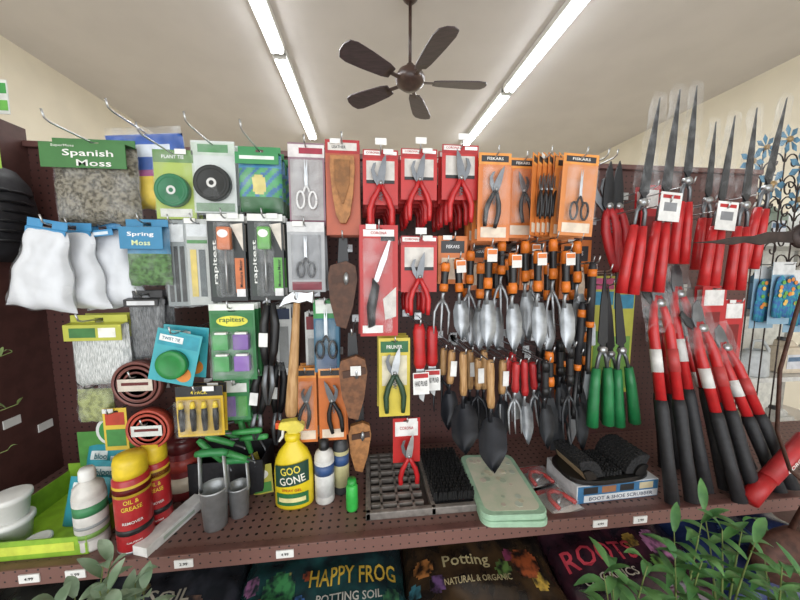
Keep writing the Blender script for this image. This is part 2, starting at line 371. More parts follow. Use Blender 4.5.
def trowel(root,L,W,hm,bm,hm2=None,kind='trowel',y=0.):
    hl=.42*L; T=Matrix.Translation((0,y,0))
    b=B(T); b.tube([(0,0,0),(0,0,-.02*L),(0,0,-.1*L),(0,0,-.25*L),(0,0,-.36*L),(0,0,-hl)],[.008,.0115,.013,.011,.013,.01],hm,10)
    if hm2: b.tube([(0,0,-.01*L),(0,0,-.05*L),(0,0,-.13*L)],[.011,.0142,.0138],hm2,10); b.tube([(0,0,-.3*L),(0,0,-.35*L),(0,0,-.405*L)],[.0125,.014,.013],hm2,10)
    b.done('handle',root)
    b=B(T); b.tube([(0,0,-hl),(0,.006,-.48*L),(0,.006,-.56*L)],[.006,.005,.007],bm,8); b.done('shank',root)
    b=B(T)
    if kind=='trowel':
        def fn(a,c):
            s=a*2-1; z=-.52*L-c*.48*L; k=W/2*(min(1,.62+c*1.6) if c<.58 else max(.02,(1-((c-.58)/.42)**1.35)))
            return (s*k,.0+.016*(s*s)*-1+.008-(.01*c),z)
        b.sheet(fn,8,18,.0015,bm); b.done('scoop_blade',root)
    elif kind=='hoe':
        b.prism([(-W*.2,-.55*L),(-W*.5,-.75*L),(-W*.45,-.98*L),(W*.45,-.98*L),(W*.5,-.75*L),(W*.2,-.55*L)],.0,.003,bm); b.done('hoe_blade',root)
    else:
        for i in range(3):
            s=(i-1)*W/2
            hook_=[(0,.004,-.52*L),(s*.6,.004,-.6*L),(s,0,-.7*L),(s,-.004,-.86*L),(s*.95,-.012 if kind=='fork' else -.05,-L if kind=='fork' else -.95*L)]
            b.tube(hook_,[.005,.005,.0045,.0035,.0015],bm,6)
        b.done('tines',root)
def tool(u0,v0,u1,v1,y,y2,label,fnc,name='hand_trowel',cat='garden tool',hk=True,group=None,tip=None):
    a=P(u0,v0,y); c=P(u1,v1,y2); e,L=aim(a,c); t=thing(name,label,cat,a,e,group); fnc(t,L)
    if hk: hook(a.x,a.z-.004,y,tip or y-.03)
    return t
def tagcard(t,x,z,w,h,y=-.02,col='f2f2ee',txt=None,sh=()):
    b=B(Matrix.Translation((x,y,z))); b.box((0,0,-h/2),(w,.001,h),M(col))
    for s in sh: b.box((s[0]*w,-.0009,-s[1]*h),(s[2]*w,.0006,s[3]*h),M(s[4]))
    if txt: b.text(txt,0,-h*.5,w*.8,h*.25,BLACK,-.0015)
    b.done('hang_tag',t,'paper tag')
# ================================================================ TOP ROW
MOSS=M('8f8876',.95,0,.3,1.,110.,0,None,'4c4639')
bagpack((43,134,130,223),.98,'bag_of_moss','clear bag of grey spanish moss with green header','bag of moss',MOSS,.032,('3d7a3c',.38),(('SuperMoss',.28,.14,.26,.12,'e8efe0'),('Spanish',.56,.44,.58,.34,'f4f4ee'),('Moss',.62,.8,.4,.26,'f4f4ee')),(),1,.07,tip=.84)
BL=M('2c62c4',.35,0,.2); BW=M('dfe8f5',.4); YB_=M('e9c83a',.4); GB=M('4a9a45',.4); PU=M('a84a88',.4)
def mfA(a,c):
    if c<.12: return BL
    if c<.5: return BW if abs(a-.5)<.33 and .18<c<.34 else BL
    if c<.6: return PU if a>.3 else BW
    return YB_ if abs(a-.5)<.44 else GB
bagpack((98,122,178,208),1.03,'bag_of_plant_food','blue and yellow plastic bag of plant food','bag',mfA,.028,None,tip=.9,rot=-.08,n=1,seed=3.)
def coilc(m,Rf=.42,zc=.6,d=.018):
    def f(r,w,h):
        b=B()
        for i in range(4):
            k=1-i*.17; b.ring((0,-.004-d/2,-zc*h),Rf*w*(k-.16),Rf*w*k,d*(1-.1*i),m)
        b.ring((0,-.004-d/2,-zc*h),Rf*w*.1,Rf*w*.3,d*.9,M('e8e8e4'))
        b.done('tape_roll',r)
    return f
pack((155,150,195,219),.98,'plant_tie_tape','roll of green plant tie tape in clear packaging','plant tie','a9c04a',[(0,.0,1,.18,'5f9040'),(.1,.85,.9,.97,'e0e0d8')],[('PLANT TIE',.5,.1,.55,.05,'ffffff')],coilc(M('2a7a50',.5)),None,3,tip=.84,film=True)
pack((193,141,236,213),.98,'plant_tie_tape','roll of black garden tie on a white card in clear packaging','plant tie','cfd6d2',[(0,.03,1,.2,'c8d8c8'),(.15,.05,.85,.16,'3f8f4a'),(.05,.86,.95,.98,'7a9a7a')],[],coilc(M('2b2d2c',.6)),None,3,tip=.84,film=True)
def mfB(a,c): return M('3d9ad0') if c<.25 else (M('e2d27a') if (a-.5)**2+(c-.55)**2<.03 else (M('2f6d3a') if c>.75 else (M('4cab6a') if (a*7+c*9)%2<1.2 else M('3a7ab0'))))
bagpack((236,144,280,211),.98,'bag_of_plant_ties','blue and green clear bag of garden ties','bag',mfB,.018,('2b8f4c',.3),(),((.1,.3,.9,.6,'e9f4ea'),),3,.05,tip=.84)
pack((289,143,325,226),.96,'garden_snips','carded stainless snips in a clear blister on purple and grey card','garden snips','8e6a78',[(0,.02,1,.17,'e4dedc'),(.05,.2,.95,.95,'a8a3a3'),(.3,.06,.95,.13,'a81e3a'),(0,.93,1,1,'6a2a44')],[],lambda r,w,h:scissors(r,Matrix.Translation((0,-.012,-.5*h)),.6*h,M('f0f0f0',.3)),(.12,.2,.88,.9,.024),3)
def c_holster(r,w,h):
    b=B(Matrix.Translation((0,-.004,-.18*h))@Matrix.Diagonal((w,1,h,1))); b.prism([(-.34,0),(-.36,-.12),(-.3,-.4),(-.2,-.62),(-.08,-.7),(.08,-.7),(.2,-.62),(.3,-.4),(.36,-.12),(.34,0)],-.016,0,TAN,.002)
    b.done('leather_holster',r); b=B(Matrix.Translation((0,-.022,-.18*h))@Matrix.Diagonal((w,1,h,1))); b.prism([(-.22,-.05),(-.2,-.3),(-.02,-.5),(.02,-.5),(.2,-.3),(.22,-.05)],-.003,.0,M('9a6430',.6,0,.2,.3,60.),.001); b.done('front_pocket',r)
pack((326,140,360,235),.96,'leather_tool_holster','tan leather pruner holster on a red and orange card','tool holster','b8502c',[(0,0,1,.14,'b82024'),(.08,.03,.92,.11,'d9d4cc')],[('LEATHER',.4,.075,.4,.03,'2a2a2a')],c_holster,None,3)
CSH=[(0,.0,1,.16,'b81a1e'),(.1,.2,.9,.55,'d8d2ca'),(.04,.02,.5,.1,'f4f2ee'),(.62,.03,.96,.09,'ffffff'),(.1,.55,.9,.61,'1c1c1e')]
for i,bx in enumerate(((363,150,398,205),(401,149,437,200),(442,145,478,200))):
    pack(bx,.95+.01*i,'pruning_shears',('bypass pruning shears with red handles on a red and white card','red-handled pruning shears hanging below a red and white card','forged pruning shears with red handles on a red card')[i],'pruning shears','c9211f',CSH,[('CORONA',.28,.06,.36,.04,'c41a1e')],c_pruner(RED,.62,1.35,1.3,DSTEEL,(1,1,-1)[i]),None,5,.055,'red-handled pruners',tag=True)
FO=[(0,.0,1,.13,'f39a3c'),(.08,.03,.92,.1,'2a2a2c'),(.1,.84,.9,.96,'ecd8c0')]
FT=[('FISKARS',.5,.065,.5,.032,'f6f2ea')]
OC='df7a30'
def c_fis(mi=1,L=.72): return lambda r,w,h: pruner(r,Matrix.Translation((0,-.014,-.42*h))@Matrix.Rotation(.15*mi,4,'Y'),L*h,BLACK,DSTEEL,.5,mi)
pack((478,153,510,241),.95,'pruning_shears','black-handled pruners on an orange card','pruning shears',OC,FO,FT,c_fis(),(.1,.16,.9,.82,.028),4,.045,'orange carded pruners')
pack((508,158,535,238),.97,'pruning_shears','compact black-handled pruners on an orange card','pruning shears',OC,FO,FT,c_fis(-1,.65),(.1,.16,.9,.82,.028),3,.045,'orange carded pruners')
for i,u in enumerate((536,541,546,551,556,561)):
    pack((u-13,156,u+13,236),.94+.022*i,'micro_tip_snips','orange carded snips hanging turned sideways on a hook','garden snips',OC,FO,(),c_fis(1,.6),None,1,hk=(i==1),group='orange carded snips',yaw=.75,tip=.91)
pack((562,154,597,236),.95,'micro_tip_snips','orange carded snips with silver blades and clear blister','garden snips','e0863c',FO,FT,lambda r,w,h:scissors(r,Matrix.Translation((0,-.012,-.5*h)),.62*h,BLACK),(.1,.16,.9,.82,.024),4,.04,'orange carded snips',rot=.04)
for a_,yy in((602,.98),(611,1.03)):
    tool(a_,158,a_+14,276,yy,yy,'narrow black and red hand shears on the pegboard',lambda t,L:(pruner(t,Matrix.Translation((0,0,-.4*L)),L*.95,M('b81c22'),BLACK,-.6),),'grass_shears','garden shears')
# ================================================================ SECOND ROW
WB=M('e0e3e8',.35,0,.1,.8,16.)
for i,(bx,y,r) in enumerate((((8,218,72,312),.90,.16),((34,221,96,310),.95,.02),((66,222,126,309),.99,-.12),((104,226,136,284),1.05,-.12))):
    bagpack(bx,y,'bag_of_plastic_saucers','limp white plastic bag with blue header card','bag',WB,.028,('3c8fc4',.17) ,(),((.12,.3,.88,.8,'dfeef6'),),1,.07,tip=y-.02,film=True,rot=r,group='white plastic bags',wf=lambda c:.6+.52*c+.06*math.sin(c*14),seed=i*5.1+2,heavy=.5)
def mfM(a,c): return M('2f86b4') if c<.45 else M('5d8a4a',.95,0,.3,.8,90.,0,None,'3c5a30')
bagpack((121,218,165,286),.96,'bag_of_moss','clear bag of green moss with teal header','bag of moss',mfM,.022,('2f86b4',.45),(('Spring',.5,.35,.6,.24,'ffffff'),('Moss',.5,.72,.42,.24,'e6f2b0')),(),2,.06)
pack((166,220,188,306),.97,'plant_stakes','bundle of dark plant stakes in a clear sleeve','plant stakes','8a9292',[(.1,.3,.3,.95,'3a3c3c'),(.4,.3,.58,.95,'2a2c2c'),(.68,.3,.88,.95,'3a3c3c'),(.1,.05,.9,.25,'dce0e0')],[],None,None,3,film=True)
pack((186,219,211,305),.97,'plant_labels','clear pack of plant labels with yellow and green print','plant labels','b8bcb8',[(.1,.06,.9,.2,'d9dee0'),(.1,.24,.9,.28,'4a8f4a'),(.2,.35,.45,.9,'e2c860'),(.55,.35,.8,.9,'5c6466')],[],None,None,3,film=True)
def c_meter(col):
    def f(r,w,h):
        b=B(); b.box((0,-.014,-.28*h),(.36*w,.02,.26*h),M(col,.35),.006); b.disc(0,-.23*h,.14*w,.045*h,-.0255,WHITE,16,.001); b.done('meter_head',r)
        b=B(); b.tube([(0,-.012,-.41*h),(0,-.012,-.9*h)],.003,STEEL,8); b.done('probe',r)
    return f
for bx,c1,lab in(((209,214,246,301),'d8723a','black carded soil meter with orange tester head'),((249,214,284,300),'5faf44','black carded soil meter with green tester head')):
    pack(bx,.95,'soil_moisture_meter',lab,'soil meter','1f2422',[(0,0,1,.08,'e9ebe6'),(.06,.12,.3,.95,'2f3a34'),(.7,.5,.95,.9,c1),('p',[(.62,.12),(.95,.1),(.95,.42)],'dfd6c8'),(.72,.86,.96,.95,'f0f0f0')],[('rapitest',.19,.55,.5,.14,'f4f6f0',math.pi/2),('Moisture Meter',.86,.68,.32,.09,'1c1c1c',math.pi/2)],c_meter(c1),(.28,.1,.72,.95,.03),3)
pack((288,222,325,292),.95,'garden_scissors','silver scissors in a clear blister on grey card','scissors','a6a8aa',[(0,0,1,.14,'d8d8d8'),(.1,.85,.9,.97,'8a2a3a'),(.1,.18,.9,.82,'8c8e92')],[],lambda r,w,h:scissors(r,Matrix.Translation((0,-.012,-.48*h)),.62*h,M('5f6266',.3,.3)),(.12,.15,.88,.88,.024),3)
def sheath(t,L,m=LEATH,st=BLACK):
    W=.38*L
    b=B(Matrix.Diagonal((W,1,L,1))); b.prism([(-.35,-.3),(-.42,-.42),(-.36,-.7),(-.18,-.97),(.1,-1),(.3,-.75),(.42,-.45),(.36,-.3),(.1,-.25)],-.014,.004,m,.002); b.done('pouch',t)
    b=B(Matrix.Diagonal((W,1,L,1))); b.prism([(-.12,0),(-.16,-.3),(-.1,-.42),(.1,-.42),(.16,-.3),(.12,0)],.0045,.008,st,.001); b.done('belt_loop',t)
    b=B(Matrix.Diagonal((W,1,L,1))); b.prism([(-.3,-.42),(.36,-.38),(.37,-.46),(-.3,-.5)],-.018,-.0145,M('4c2c1a',.6)); b.lathe([(0,-.004),(.07,-.003),(.07,0)],STEEL,(.1,-.018,-.44),10,'Y'); b.done('strap',t)
def shth(u0,v0,u1,v1,y,lab,m,tg=None):
    def f(t,L):
        sheath(t,L,m)
        if tg: tagcard(t,.03*L,-.36*L,.03,.028,-.021)
    return tool(u0,v0,u1,v1,y,y,lab,f,'leather_sheath','tool sheath')
shth(343,238,343,328,.94,'dark brown leather pruner sheath with black loop',M('5a3622',.6,0,.2,.3,60.))
shth(352,333,355,418,.90,'brown leather pruner sheath with white paper tag',LEATH,1)
shth(360,404,360,470,1.03,'tan leather sheath hanging low on the pegboard',TAN)
def c_saw(r,w,h):
    b=B(Matrix.Translation((0,-.014,0))@Matrix.Diagonal((w,1,h,1))); b.tube([(-.2,0,-.9),(-.22,0,-.75),(-.12,0,-.6),(-.08,0,-.5)],[(.1,.014),(.12,.014),(.1,.014),(.1,.012)],BLACK,8); b.done('handle',r)
    b=B(Matrix.Translation((0,-.014,0))@Matrix.Diagonal((w,1,h,1))); b.prism([(-.17,-.52),(-.02,-.5),(.2,-.3),(.3,-.14),(.24,-.14),(.02,-.32)],-.002,.002,STEEL); b.done('saw_blade',r)
pack((360,225,398,336),.93,'folding_saw','folding pruning saw on a tall red card','pruning saw','c4201f',[(.1,.04,.9,.1,'f4f2ee'),(.55,.1,.92,.14,'1b1b1d'),(.06,.9,.6,.97,'f4f2ee'),('p',[(.6,.66),(.95,.55),(.95,.82),(.66,.85)],'d8d2ca')],[('CORONA',.5,.07,.42,.025,'c41a1e')],c_saw,(.08,.12,.85,.96,.026),3,.04)
pack((401,236,437,292),.94,'pruning_shears','red-handled pruners hanging from a red and white card','pruning shears','c9211f',CSH,[('CORONA',.28,.06,.36,.04,'c41a1e')],c_pruner(RED,.72,1.15,1.1,DSTEEL),None,4,.05,'red-handled pruners',tag=True)
for bx,y in(((438,236,467,284),1.0),((470,240,492,290),1.1),((520,238,545,290),1.1),((560,240,590,300),1.1)):
    pack(bx,y,'hand_tool_card','orange and black card hung behind hand trowels','tool card','dd7528',[(.1,.1,.9,.35,'2b2b2d'),(.12,.45,.88,.9,'e9d2b6')],[('FISKARS',.5,.22,.45,.07,'f4f4f4')],None,None,2)
ALU=M('b4b8bc',.42,.7,.25,0,20.)
TR=[(446,262,440,332,.93,'fork'),(458,258,461,338,.95,'trowel'),(471,250,468,330,.99,'fork'),(489,246,486,347,.91,'trowel'),(502,240,500,322,.99,'fork'),(513,252,512,350,.90,'trowel'),(525,240,526,338,.97,'trowel'),(538,250,537,348,.92,'trowel'),(553,238,553,335,.97,'fork'),(566,250,565,350,.92,'trowel'),(577,240,578,340,.98,'trowel'),(588,262,590,346,.99,'hoe'),(481,262,478,348,.97,'trowel'),(548,262,546,352,1.0,'trowel'),(496,262,495,347,1.03,'trowel'),(533,242,530,330,1.05,'fork'),(505,258,520,344,1.06,'trowel'),(464,262,470,345,1.04,'trowel'),(572,262,574,350,1.04,'trowel')]
for i,(a,b_,c,d,y,k) in enumerate(TR):
    tool(a,b_,c,d,y,y,{'trowel':'aluminium hand trowel with black and orange grip','fork':'aluminium hand fork with black and orange grip','hoe':'aluminium hand hoe with black and orange grip'}[k],lambda t,L,k=k:(trowel(t,L*1.02,.05 if k=='trowel' else .046,BLACK,ALU,ORG,k),tagcard(t,.004,-.03*L,.03,.038,-.018,'f3efe8',None,((0,.25,.9,.35,'ee7a22'),)) if i%2 else None),'hand_'+k,group='orange-grip hand tools')
# ================================================================ THIRD ROW
ZT=M('dcdedc',.45,0,.1,.5,60.,0,(8,1,1),'9aa09e')
bagpack((66,316,125,387),.95,'bag_of_cable_ties','clear bag of white ties with yellow-green header','cable ties',ZT,.018,('b8ba3c',.34),(),((.1,.2,.55,.8,'3a7a3a'),(.6,.2,.9,.8,'f4f4ea')),2,.05,tip=.88)
bagpack((126,291,161,360),.97,'bag_of_plant_stakes','clear bag of dark stakes with black and white header','plant stakes',M('4a4c4e',.5,0,.3,.5,60.,0,(8,1,1),'7a7c7e'),.015,('2a2a2c',.22),(),((.1,.2,.9,.8,'d8dadc'),),2,.05)
def c_twist(r,w,h):
    b=B(); b.ring((0,-.01,-.62*h),.2*w,.34*w,.016,GRN); b.done('wire_roll',r)
for i,(bx,y,r) in enumerate((((160,332,205,384),.90,.25),((166,326,211,376),.94,.12))):
    pack(bx,y,'twist_tie_roll','teal card with a roll of green twist tie, hanging tilted','plant tie','3aaab6',[(.05,.04,.95,.3,'2aa0b4'),('o',.75,.8,.18,.14,'e88a2a'),(.08,.1,.6,.22,'f2f6f2')],[('TWIST TIE',.34,.16,.4,.06,'1c6a8a')],c_twist,None,1,hk=(i==1),tip=.86,rot=r,group='teal twist tie cards')
def c_caps(r,w,h):
    b=B()
    for i,c in enumerate(('3aa04a','7a4aa8','3aa04a','8a5ab8')):
        x=(-.22,.22)[i%2]*w; z=-(.48+.28*(i//2))*h; b.box((x,-.012,z),(.34*w,.02,.2*h),M(c,.3),.003); b.box((x,-.012,z+.11*h),(.26*w,.014,.03*h),WHITE,.002)
    b.done('test_capsules',r)
pack((211,304,256,380),.93,'soil_test_kit','green carded soil test kit with purple and green capsules','soil test kit','2c7a40',[(0,0,1,.08,'eef2ea'),(.05,.12,.95,.3,'1f7a36'),('o',.5,.22,.35,.07,'e9e23a')],[('rapitest',.5,.21,.55,.08,'1a5a2a')],c_caps,(.05,.34,.95,.95,.028),3)
pack((224,380,250,420),.98,'soil_test_kit','small green and purple carded soil tester','soil test kit','3a8a50',[(.1,.08,.9,.3,'f0f2ea'),(.1,.4,.45,.9,'7a4aa8'),(.55,.4,.9,.9,'55b04a')],[],None,(.1,.38,.9,.92,.02),3)
def tongs(t,L):
    for sx in(-1,1):
        b=B(); b.tube([(sx*.006,0,0),(sx*.016,0,-.2*L),(sx*.014,0,-.45*L),(sx*.008,0,-.6*L)],[(.009,.008),(.013,.01),(.012,.01),(.008,.007)],BLACK,8); b.done('handle',t)
        b=B(); b.tube([(sx*.007,0,-.6*L),(sx*.012,0,-.8*L),(sx*.003,0,-L)],[(.006,.003),(.008,.003),(.003,.002)],DSTEEL,8); b.done('blade',t)
    tagcard(t,-.012,-.28*L,.024,.04,-.016,'f2f2ee')
tool(270,303,268,405,.92,.92,'black-handled weeding tongs with white tag',tongs,'weeding_tongs')
tool(280,362,276,445,1.05,1.05,'black-handled weeding tongs with white tag, hung low',tongs,'weeding_tongs')
tool(262,372,255,440,.98,.98,'black-handled weeding tongs with white tag, hung low',tongs,'weeding_tongs')
pack((306,312,318,398),1.02,'hand_cultivator_card','white carded tool hung behind the wooden handle','tool card','dfe0dc',[(.1,.05,.9,.2,'8a2028'),(.2,.3,.8,.9,'9a9c9a')],[],None,(.15,.25,.85,.92,.02),2)
pack((276,305,292,375),1.05,'hand_cultivator_card','white carded tool hung behind the wooden handle','tool card','dfe0dc',[(.1,.05,.9,.2,'2a3a5a'),(.2,.3,.8,.9,'9a9c9a')],[],None,(.15,.25,.85,.92,.02),2)
pack((314,300,339,372),.97,'garden_scissors','black-handled scissors on a blue and green card','scissors','2a6a8a',[(0,0,1,.25,'2f9a4a'),(.1,.05,.9,.18,'e9f0e6'),(.1,.75,.9,.95,'1c4a7a')],[],lambda r,w,h:scissors(r,Matrix.Translation((0,-.012,-.45*h)),.7*h,BLACK),(.1,.26,.9,.95,.024),3)
pack((379,338,410,416),.94,'pruning_shears','yellow carded pruners with black and green handles','pruning shears','d8c23a',[(.06,.04,.94,.18,'1f6a38'),(.1,.22,.9,.6,'e2daba')],[('PRUNER',.5,.11,.5,.045,'f4f4ea')],c_pruner(M('2a4a30',.4),.42,.85,.9,STEEL),None,3,.04)
def redblade(t,L):
    b=B(); b.tube([(0,0,0),(0,0,-.1*L),(0,0,-.3*L),(0,0,-.5*L),(0,0,-.56*L)],[(.014,.01),(.02,.012),(.018,.012),(.02,.012),(.014,.01)],RED,8); b.done('handle',t)
    b=B(Matrix.Diagonal((.04,1,L,1))); b.prism([(-.3,-.56),(.3,-.56),(.42,-.8),(.2,-1),(-.1,-.95),(-.35,-.75)],-.002,.002,STEEL); b.done('blade',t)
    tagcard(t,.0,-.6*L,.05,.07,-.012,'f0f0ec','HAND PRUNER',((0,.15,.9,.2,'c41a1e'),))
tool(419,324,421,402,.93,.93,'red-handled pruning knife behind a white label',redblade,'pruning_knife')
tool(432,326,432,396,.97,.97,'red-handled pruning knife with folded blade',redblade,'pruning_knife')
for i,(a,b_,c,d,y,k) in enumerate(((452,350,447,428,.96,'trowel'),(463,352,464,452,.93,'trowel'),(478,358,478,430,.97,'fork'),(490,360,492,470,.86,'trowel'),(503,360,500,438,.96,'trowel'),(444,348,441,410,1.0,'fork'),(470,350,470,440,1.02,'trowel'),(484,350,484,440,1.02,'hoe'))):
    tool(a,b_,c,d,y,y,{'trowel':'black steel trowel with pale wooden handle','fork':'black steel hand fork with pale wooden handle','hoe':'black steel hand hoe with pale wooden handle'}[k],lambda t,L,k=k:(trowel(t,L,.088 if L>.28 else .056,WOOD,M('2c2e34',.35,.4),None,k),tagcard(t,.004,-.12*L,.02,.05,-.018) if i%2==0 else None),'hand_'+k,group='wood-handled hand tools')
for i,(a,b_,c,d,y,k) in enumerate(((508,358,505,420,.97,'fork'),(516,362,514,432,.93,'fork'),(524,360,526,442,.95,'trowel'),(532,362,537,425,.99,'fork'),(512,352,520,420,1.03,'hoe'))):
    tool(a,b_,c,d,y,y,'small steel hand tool with red handle',lambda t,L,k=k:trowel(t,L,.042,M('c8262a',.4),ALU,None,k),'hand_'+k,group='red-handled hand tools')
for i,(a,b_,c,d,y,k) in enumerate(((540,345,538,432,.99,'fork'),(549,350,552,436,.95,'hoe'),(560,340,560,424,.98,'trowel'),(570,345,569,440,.93,'fork'),(583,330,588,412,.98,'hoe'),(545,360,545,446,.91,'trowel'),(577,352,580,448,.97,'trowel'),(556,362,562,450,1.03,'fork'),(565,372,556,452,.99,'hoe'))):
    tool(a,b_,c,d,y,y,'hand tool with chunky black and orange grip',lambda t,L,k=k:trowel(t,L,.05,M('1d1d20',.5),M('3a3c40',.35,.5),ORG if i%3==1 else BLACK,k),'hand_'+k,group='black-grip hand tools')
def longtool(t,L):
    b=B(); b.tube([(0,0,0),(0,0,-.04*L),(0,0,-.2*L),(0,0,-.45*L)],[.009,.012,.0125,.0115],BLK2,10); b.tube([(0,0,-.05*L),(0,0,-.1*L)],[.0132,.0135],ORG,10); b.tube([(0,0,-.42*L),(0,0,-.46*L)],[.013,.012],ORG,10); b.done('handle',t)
    b=B(); b.tube([(0,0,-.45*L),(0,0,-.75*L),(0,0,-.8*L)],[.008,.008,.01],BLACK,8); b.prism([(-.01,-.78*L),(-.016,-.9*L),(0,-L),(.018,-.9*L),(.01,-.78*L)],-.004,.004,DSTEEL,.001); b.done('shaft',t)
for a,b_,c,d,y in((572,300,553,440,1.0),(583,302,570,446,.96),(593,262,586,400,.94)):
    tool(a,b_,c,d,y,y,'long black hand weeder with orange bands',longtool,'hand_weeder',group='long black weeders')
def hammer(t,L):
    b=B(); b.tube([(0,0,0),(0,0,-.1*L),(0,0,-.45*L),(0,0,-.7*L),(0,0,-.95*L),(0,0,-L)],[(.009,.008),(.01,.009),(.013,.01),(.0155,.011),(.018,.013),(.014,.01)],WOOD,10); b.done('handle',t)
    b=B(); b.prism([(-.01,.02),(.03,.018),(.046,.024),(.046,-.012),(.03,-.006),(.008,-.014),(-.008,-.012),(-.03,-.02),(-.05,-.034),(-.034,.0)],-.011,.011,STEEL,.002); b.done('steel_head',t)
tool(297,298,291,416,.9,.9,'hammer with long pale wooden handle and steel head',hammer,'hammer')
for bx,y in(((592,276,612,384),1.1),((610,278,632,392),1.12)):
    pack(bx,y,'hedge_shears_card','tall yellow-green and pink printed card behind the shears','tool card','c8c84a',[(.05,.02,.95,.12,'d85a8a'),(.05,.14,.95,.26,'3a9ac0'),(.1,.5,.9,.96,'7ab04a')],[],None,None,2)
def hshears(t,L,hm,bm,sp=.09,film=True,r=.013,tg=False,bw=1.,kb=.44):
    for sx in(-1,1):
        b=B(Matrix.Diagonal((L*bw,1,L,1))); b.prism([(sx*.003,0),(sx*.018,-.45*kb),(sx*.024,-.9*kb),(-sx*.01,-kb),(-sx*.004,-.45*kb)],sx*.002-.002,sx*.002+.002,bm); b.done('blade',t)
        b=B(); b.tube([(0,0,-kb*L+.005),(sx*.025*L,0,-(kb+.05)*L),(sx*sp*.8*L,0,-(kb+.16)*L)],[(.008,.005),(.006,.006),(.006,.006)],DSTEEL,8); b.done('tang',t)
        b=B(); z1=kb+.12; b.tube([(sx*sp*.7*L,0,-z1*L),(sx*sp*.85*L,0,-(z1+(1-z1)*.3)*L),(sx*sp*.95*L,0,-(z1+(1-z1)*.65)*L),(sx*sp*L,0,-L)],[r*.8,r,r*1.05,r*1.15],hm,10); b.done('handle',t)
    b=B(); b.lathe([(0,-.012),(.012,-.01),(.013,.008),(0,.01)],STEEL,(0,0,-kb*L),12,'Y'); b.done('pivot_bolt',t)
    if film:
        b=B(Matrix.Translation((0,0,.03*L))); b.pillow(.14*L,.5*L,.014,SLEEVE,10,20,.012,L*9,3,.2,lambda c:.6+.4*c+.08*math.sin(c*17)); b.done('plastic_sleeve',t)
    if tg:
        tagcard(t,.0,-.5*L,.075,.09,-.022,'f1f0ec',None,((0,.15,.8,.12,'c41a1e'),(0,.5,.6,.3,'8a8c90')))
for i,(a,b_,c,d,y) in enumerate(((605,270,600,425,.93),(616,272,627,424,.97),(608,284,613,420,1.03))):
    tool(a,b_,c,d,y,y,'grass shears with green grips and long dark blades',lambda t,L:hshears(t,L*1.0,M('1f8046',.4),BLACK,.055,False,.0165,False,1.5,.5),'hedge_shears','garden shears',group='green-grip shears')
DB=M('1e1f23',.45)
for i,(a,b_,c,d,y,tg) in enumerate(((660,98,627,294,.90,0),(680,90,652,292,.93,1),(697,86,678,264,.97,0),(716,122,700,270,.99,0),(735,116,708,286,.92,1),(757,108,734,290,.96,0),(787,98,748,268,.99,0))):
    p0=P(a,b_,y); p1=P(c,d,y); m=p0.lerp(p1,.6)
    t=tool(a,b_,c,d,y,y,('hedge shears with dark blades and red grips, price label attached' if tg else 'hedge shears with long dark blades and red grips in clear sleeve'),lambda t,L:hshears(t,L,RED,DB,.036,True,.0145,tg,1.25,.52),'hedge_shears','garden shears',hk=False,group='red-grip hedge shears')
    hook(m.x,m.z+.03,y,y-.03)
def lopper(t,L,sp=.05,lab=1):
    for sx in(-1,1):
        b=B(); b.tube([(sx*.006,0,-.12*L),(sx*sp*.7*L,0,-.2*L),(sx*sp*.95*L,0,-.28*L),(sx*sp*L,0,-.6*L)],[.009,.012,.0155,.0155],RED,12); b.done('arm',t)
        b=B(); b.tube([(sx*sp*L,0,-.58*L),(sx*sp*1.02*L,0,-.62*L),(sx*sp*1.05*L,0,-.82*L),(sx*sp*1.1*L,0,-L)],[.017,.0195,.018,.02],BLK2,12); b.done('grip',t)
        if lab:
            b=B(); b.tube([(sx*sp*.98*L,0,-.36*L),(sx*sp*L,0,-.46*L)],.0168,M('e4e3df') if sx<0 else M('c84040'),12); b.done('label_sleeve',t)
    b=B(); b.prism([(-.018,-.17*L),(-.024,-.1*L),(-.008,-.03*L),(.018,0),(.026,-.05*L),(.02,-.17*L)],-.006,0,DSTEEL,.001); b.done('blade',t)
    b=B(); b.prism([(.018,-.17*L),(.0,-.11*L),(-.03,-.09*L),(-.046,-.05*L),(-.058,-.07*L),(-.045,-.13*L),(-.015,-.17*L)],.001,.008,BLACK,.001); b.lathe([(0,-.02),(.014,-.018),(.014,.01),(0,.012)],STEEL,(0,0,-.155*L),12,'Y'); b.done('anvil_blade',t)
    b=B(Matrix.Translation((0,0,.01))); b.pillow(.12,.3*L,.016,SLEEVE,8,12,.008,L*9,3,.2); b.done('plastic_sleeve',t)
for i,(a,b_,y,c,d) in enumerate(((654,270,.98,682,502),(672,262,1.05,716,490),(692,300,.98,748,500),(714,325,1.04,786,490),(680,320,1.13,744,470),(656,300,1.14,672,468))):
    p0=P(a,b_,y); p1=PZ(c,d,ZS+.012); e,L=aim(p0,p1)
    t=thing('loppers','long-handled loppers with red arms and black grips, leaning upright','loppers',p0,e,'standing loppers'); lopper(t,L,.042)
p0=P(880,360,.86); p1=PZ(748,500,ZS+.02); e,L=aim(p0,p1)
t=thing('loppers','red loppers leaning low across the shelf end','loppers',p0,e); 
b=B(); b.tube([(0,0,-.1*L),(0,0,-.6*L)],.018,RED,12); b.done('arm',t); b=B(); b.tube([(0,0,-.58*L),(0,0,-.86*L)],.0245,M('c43034',.4),12); b.text('CORONA',0,-.72*L,.1,.014,WHITE,-.026,math.pi/2); b.done('label_sleeve',t)
b=B(); b.tube([(0,0,-.85*L),(0,0,-L)],[.022,.026],M('b8181c'),12); b.done('grip',t)
b=B(); b.prism([(-.02,-.1*L),(-.02,-.04*L),(.02,0),(.025,-.1*L)],-.004,.004,STEEL); b.done('blade',t)
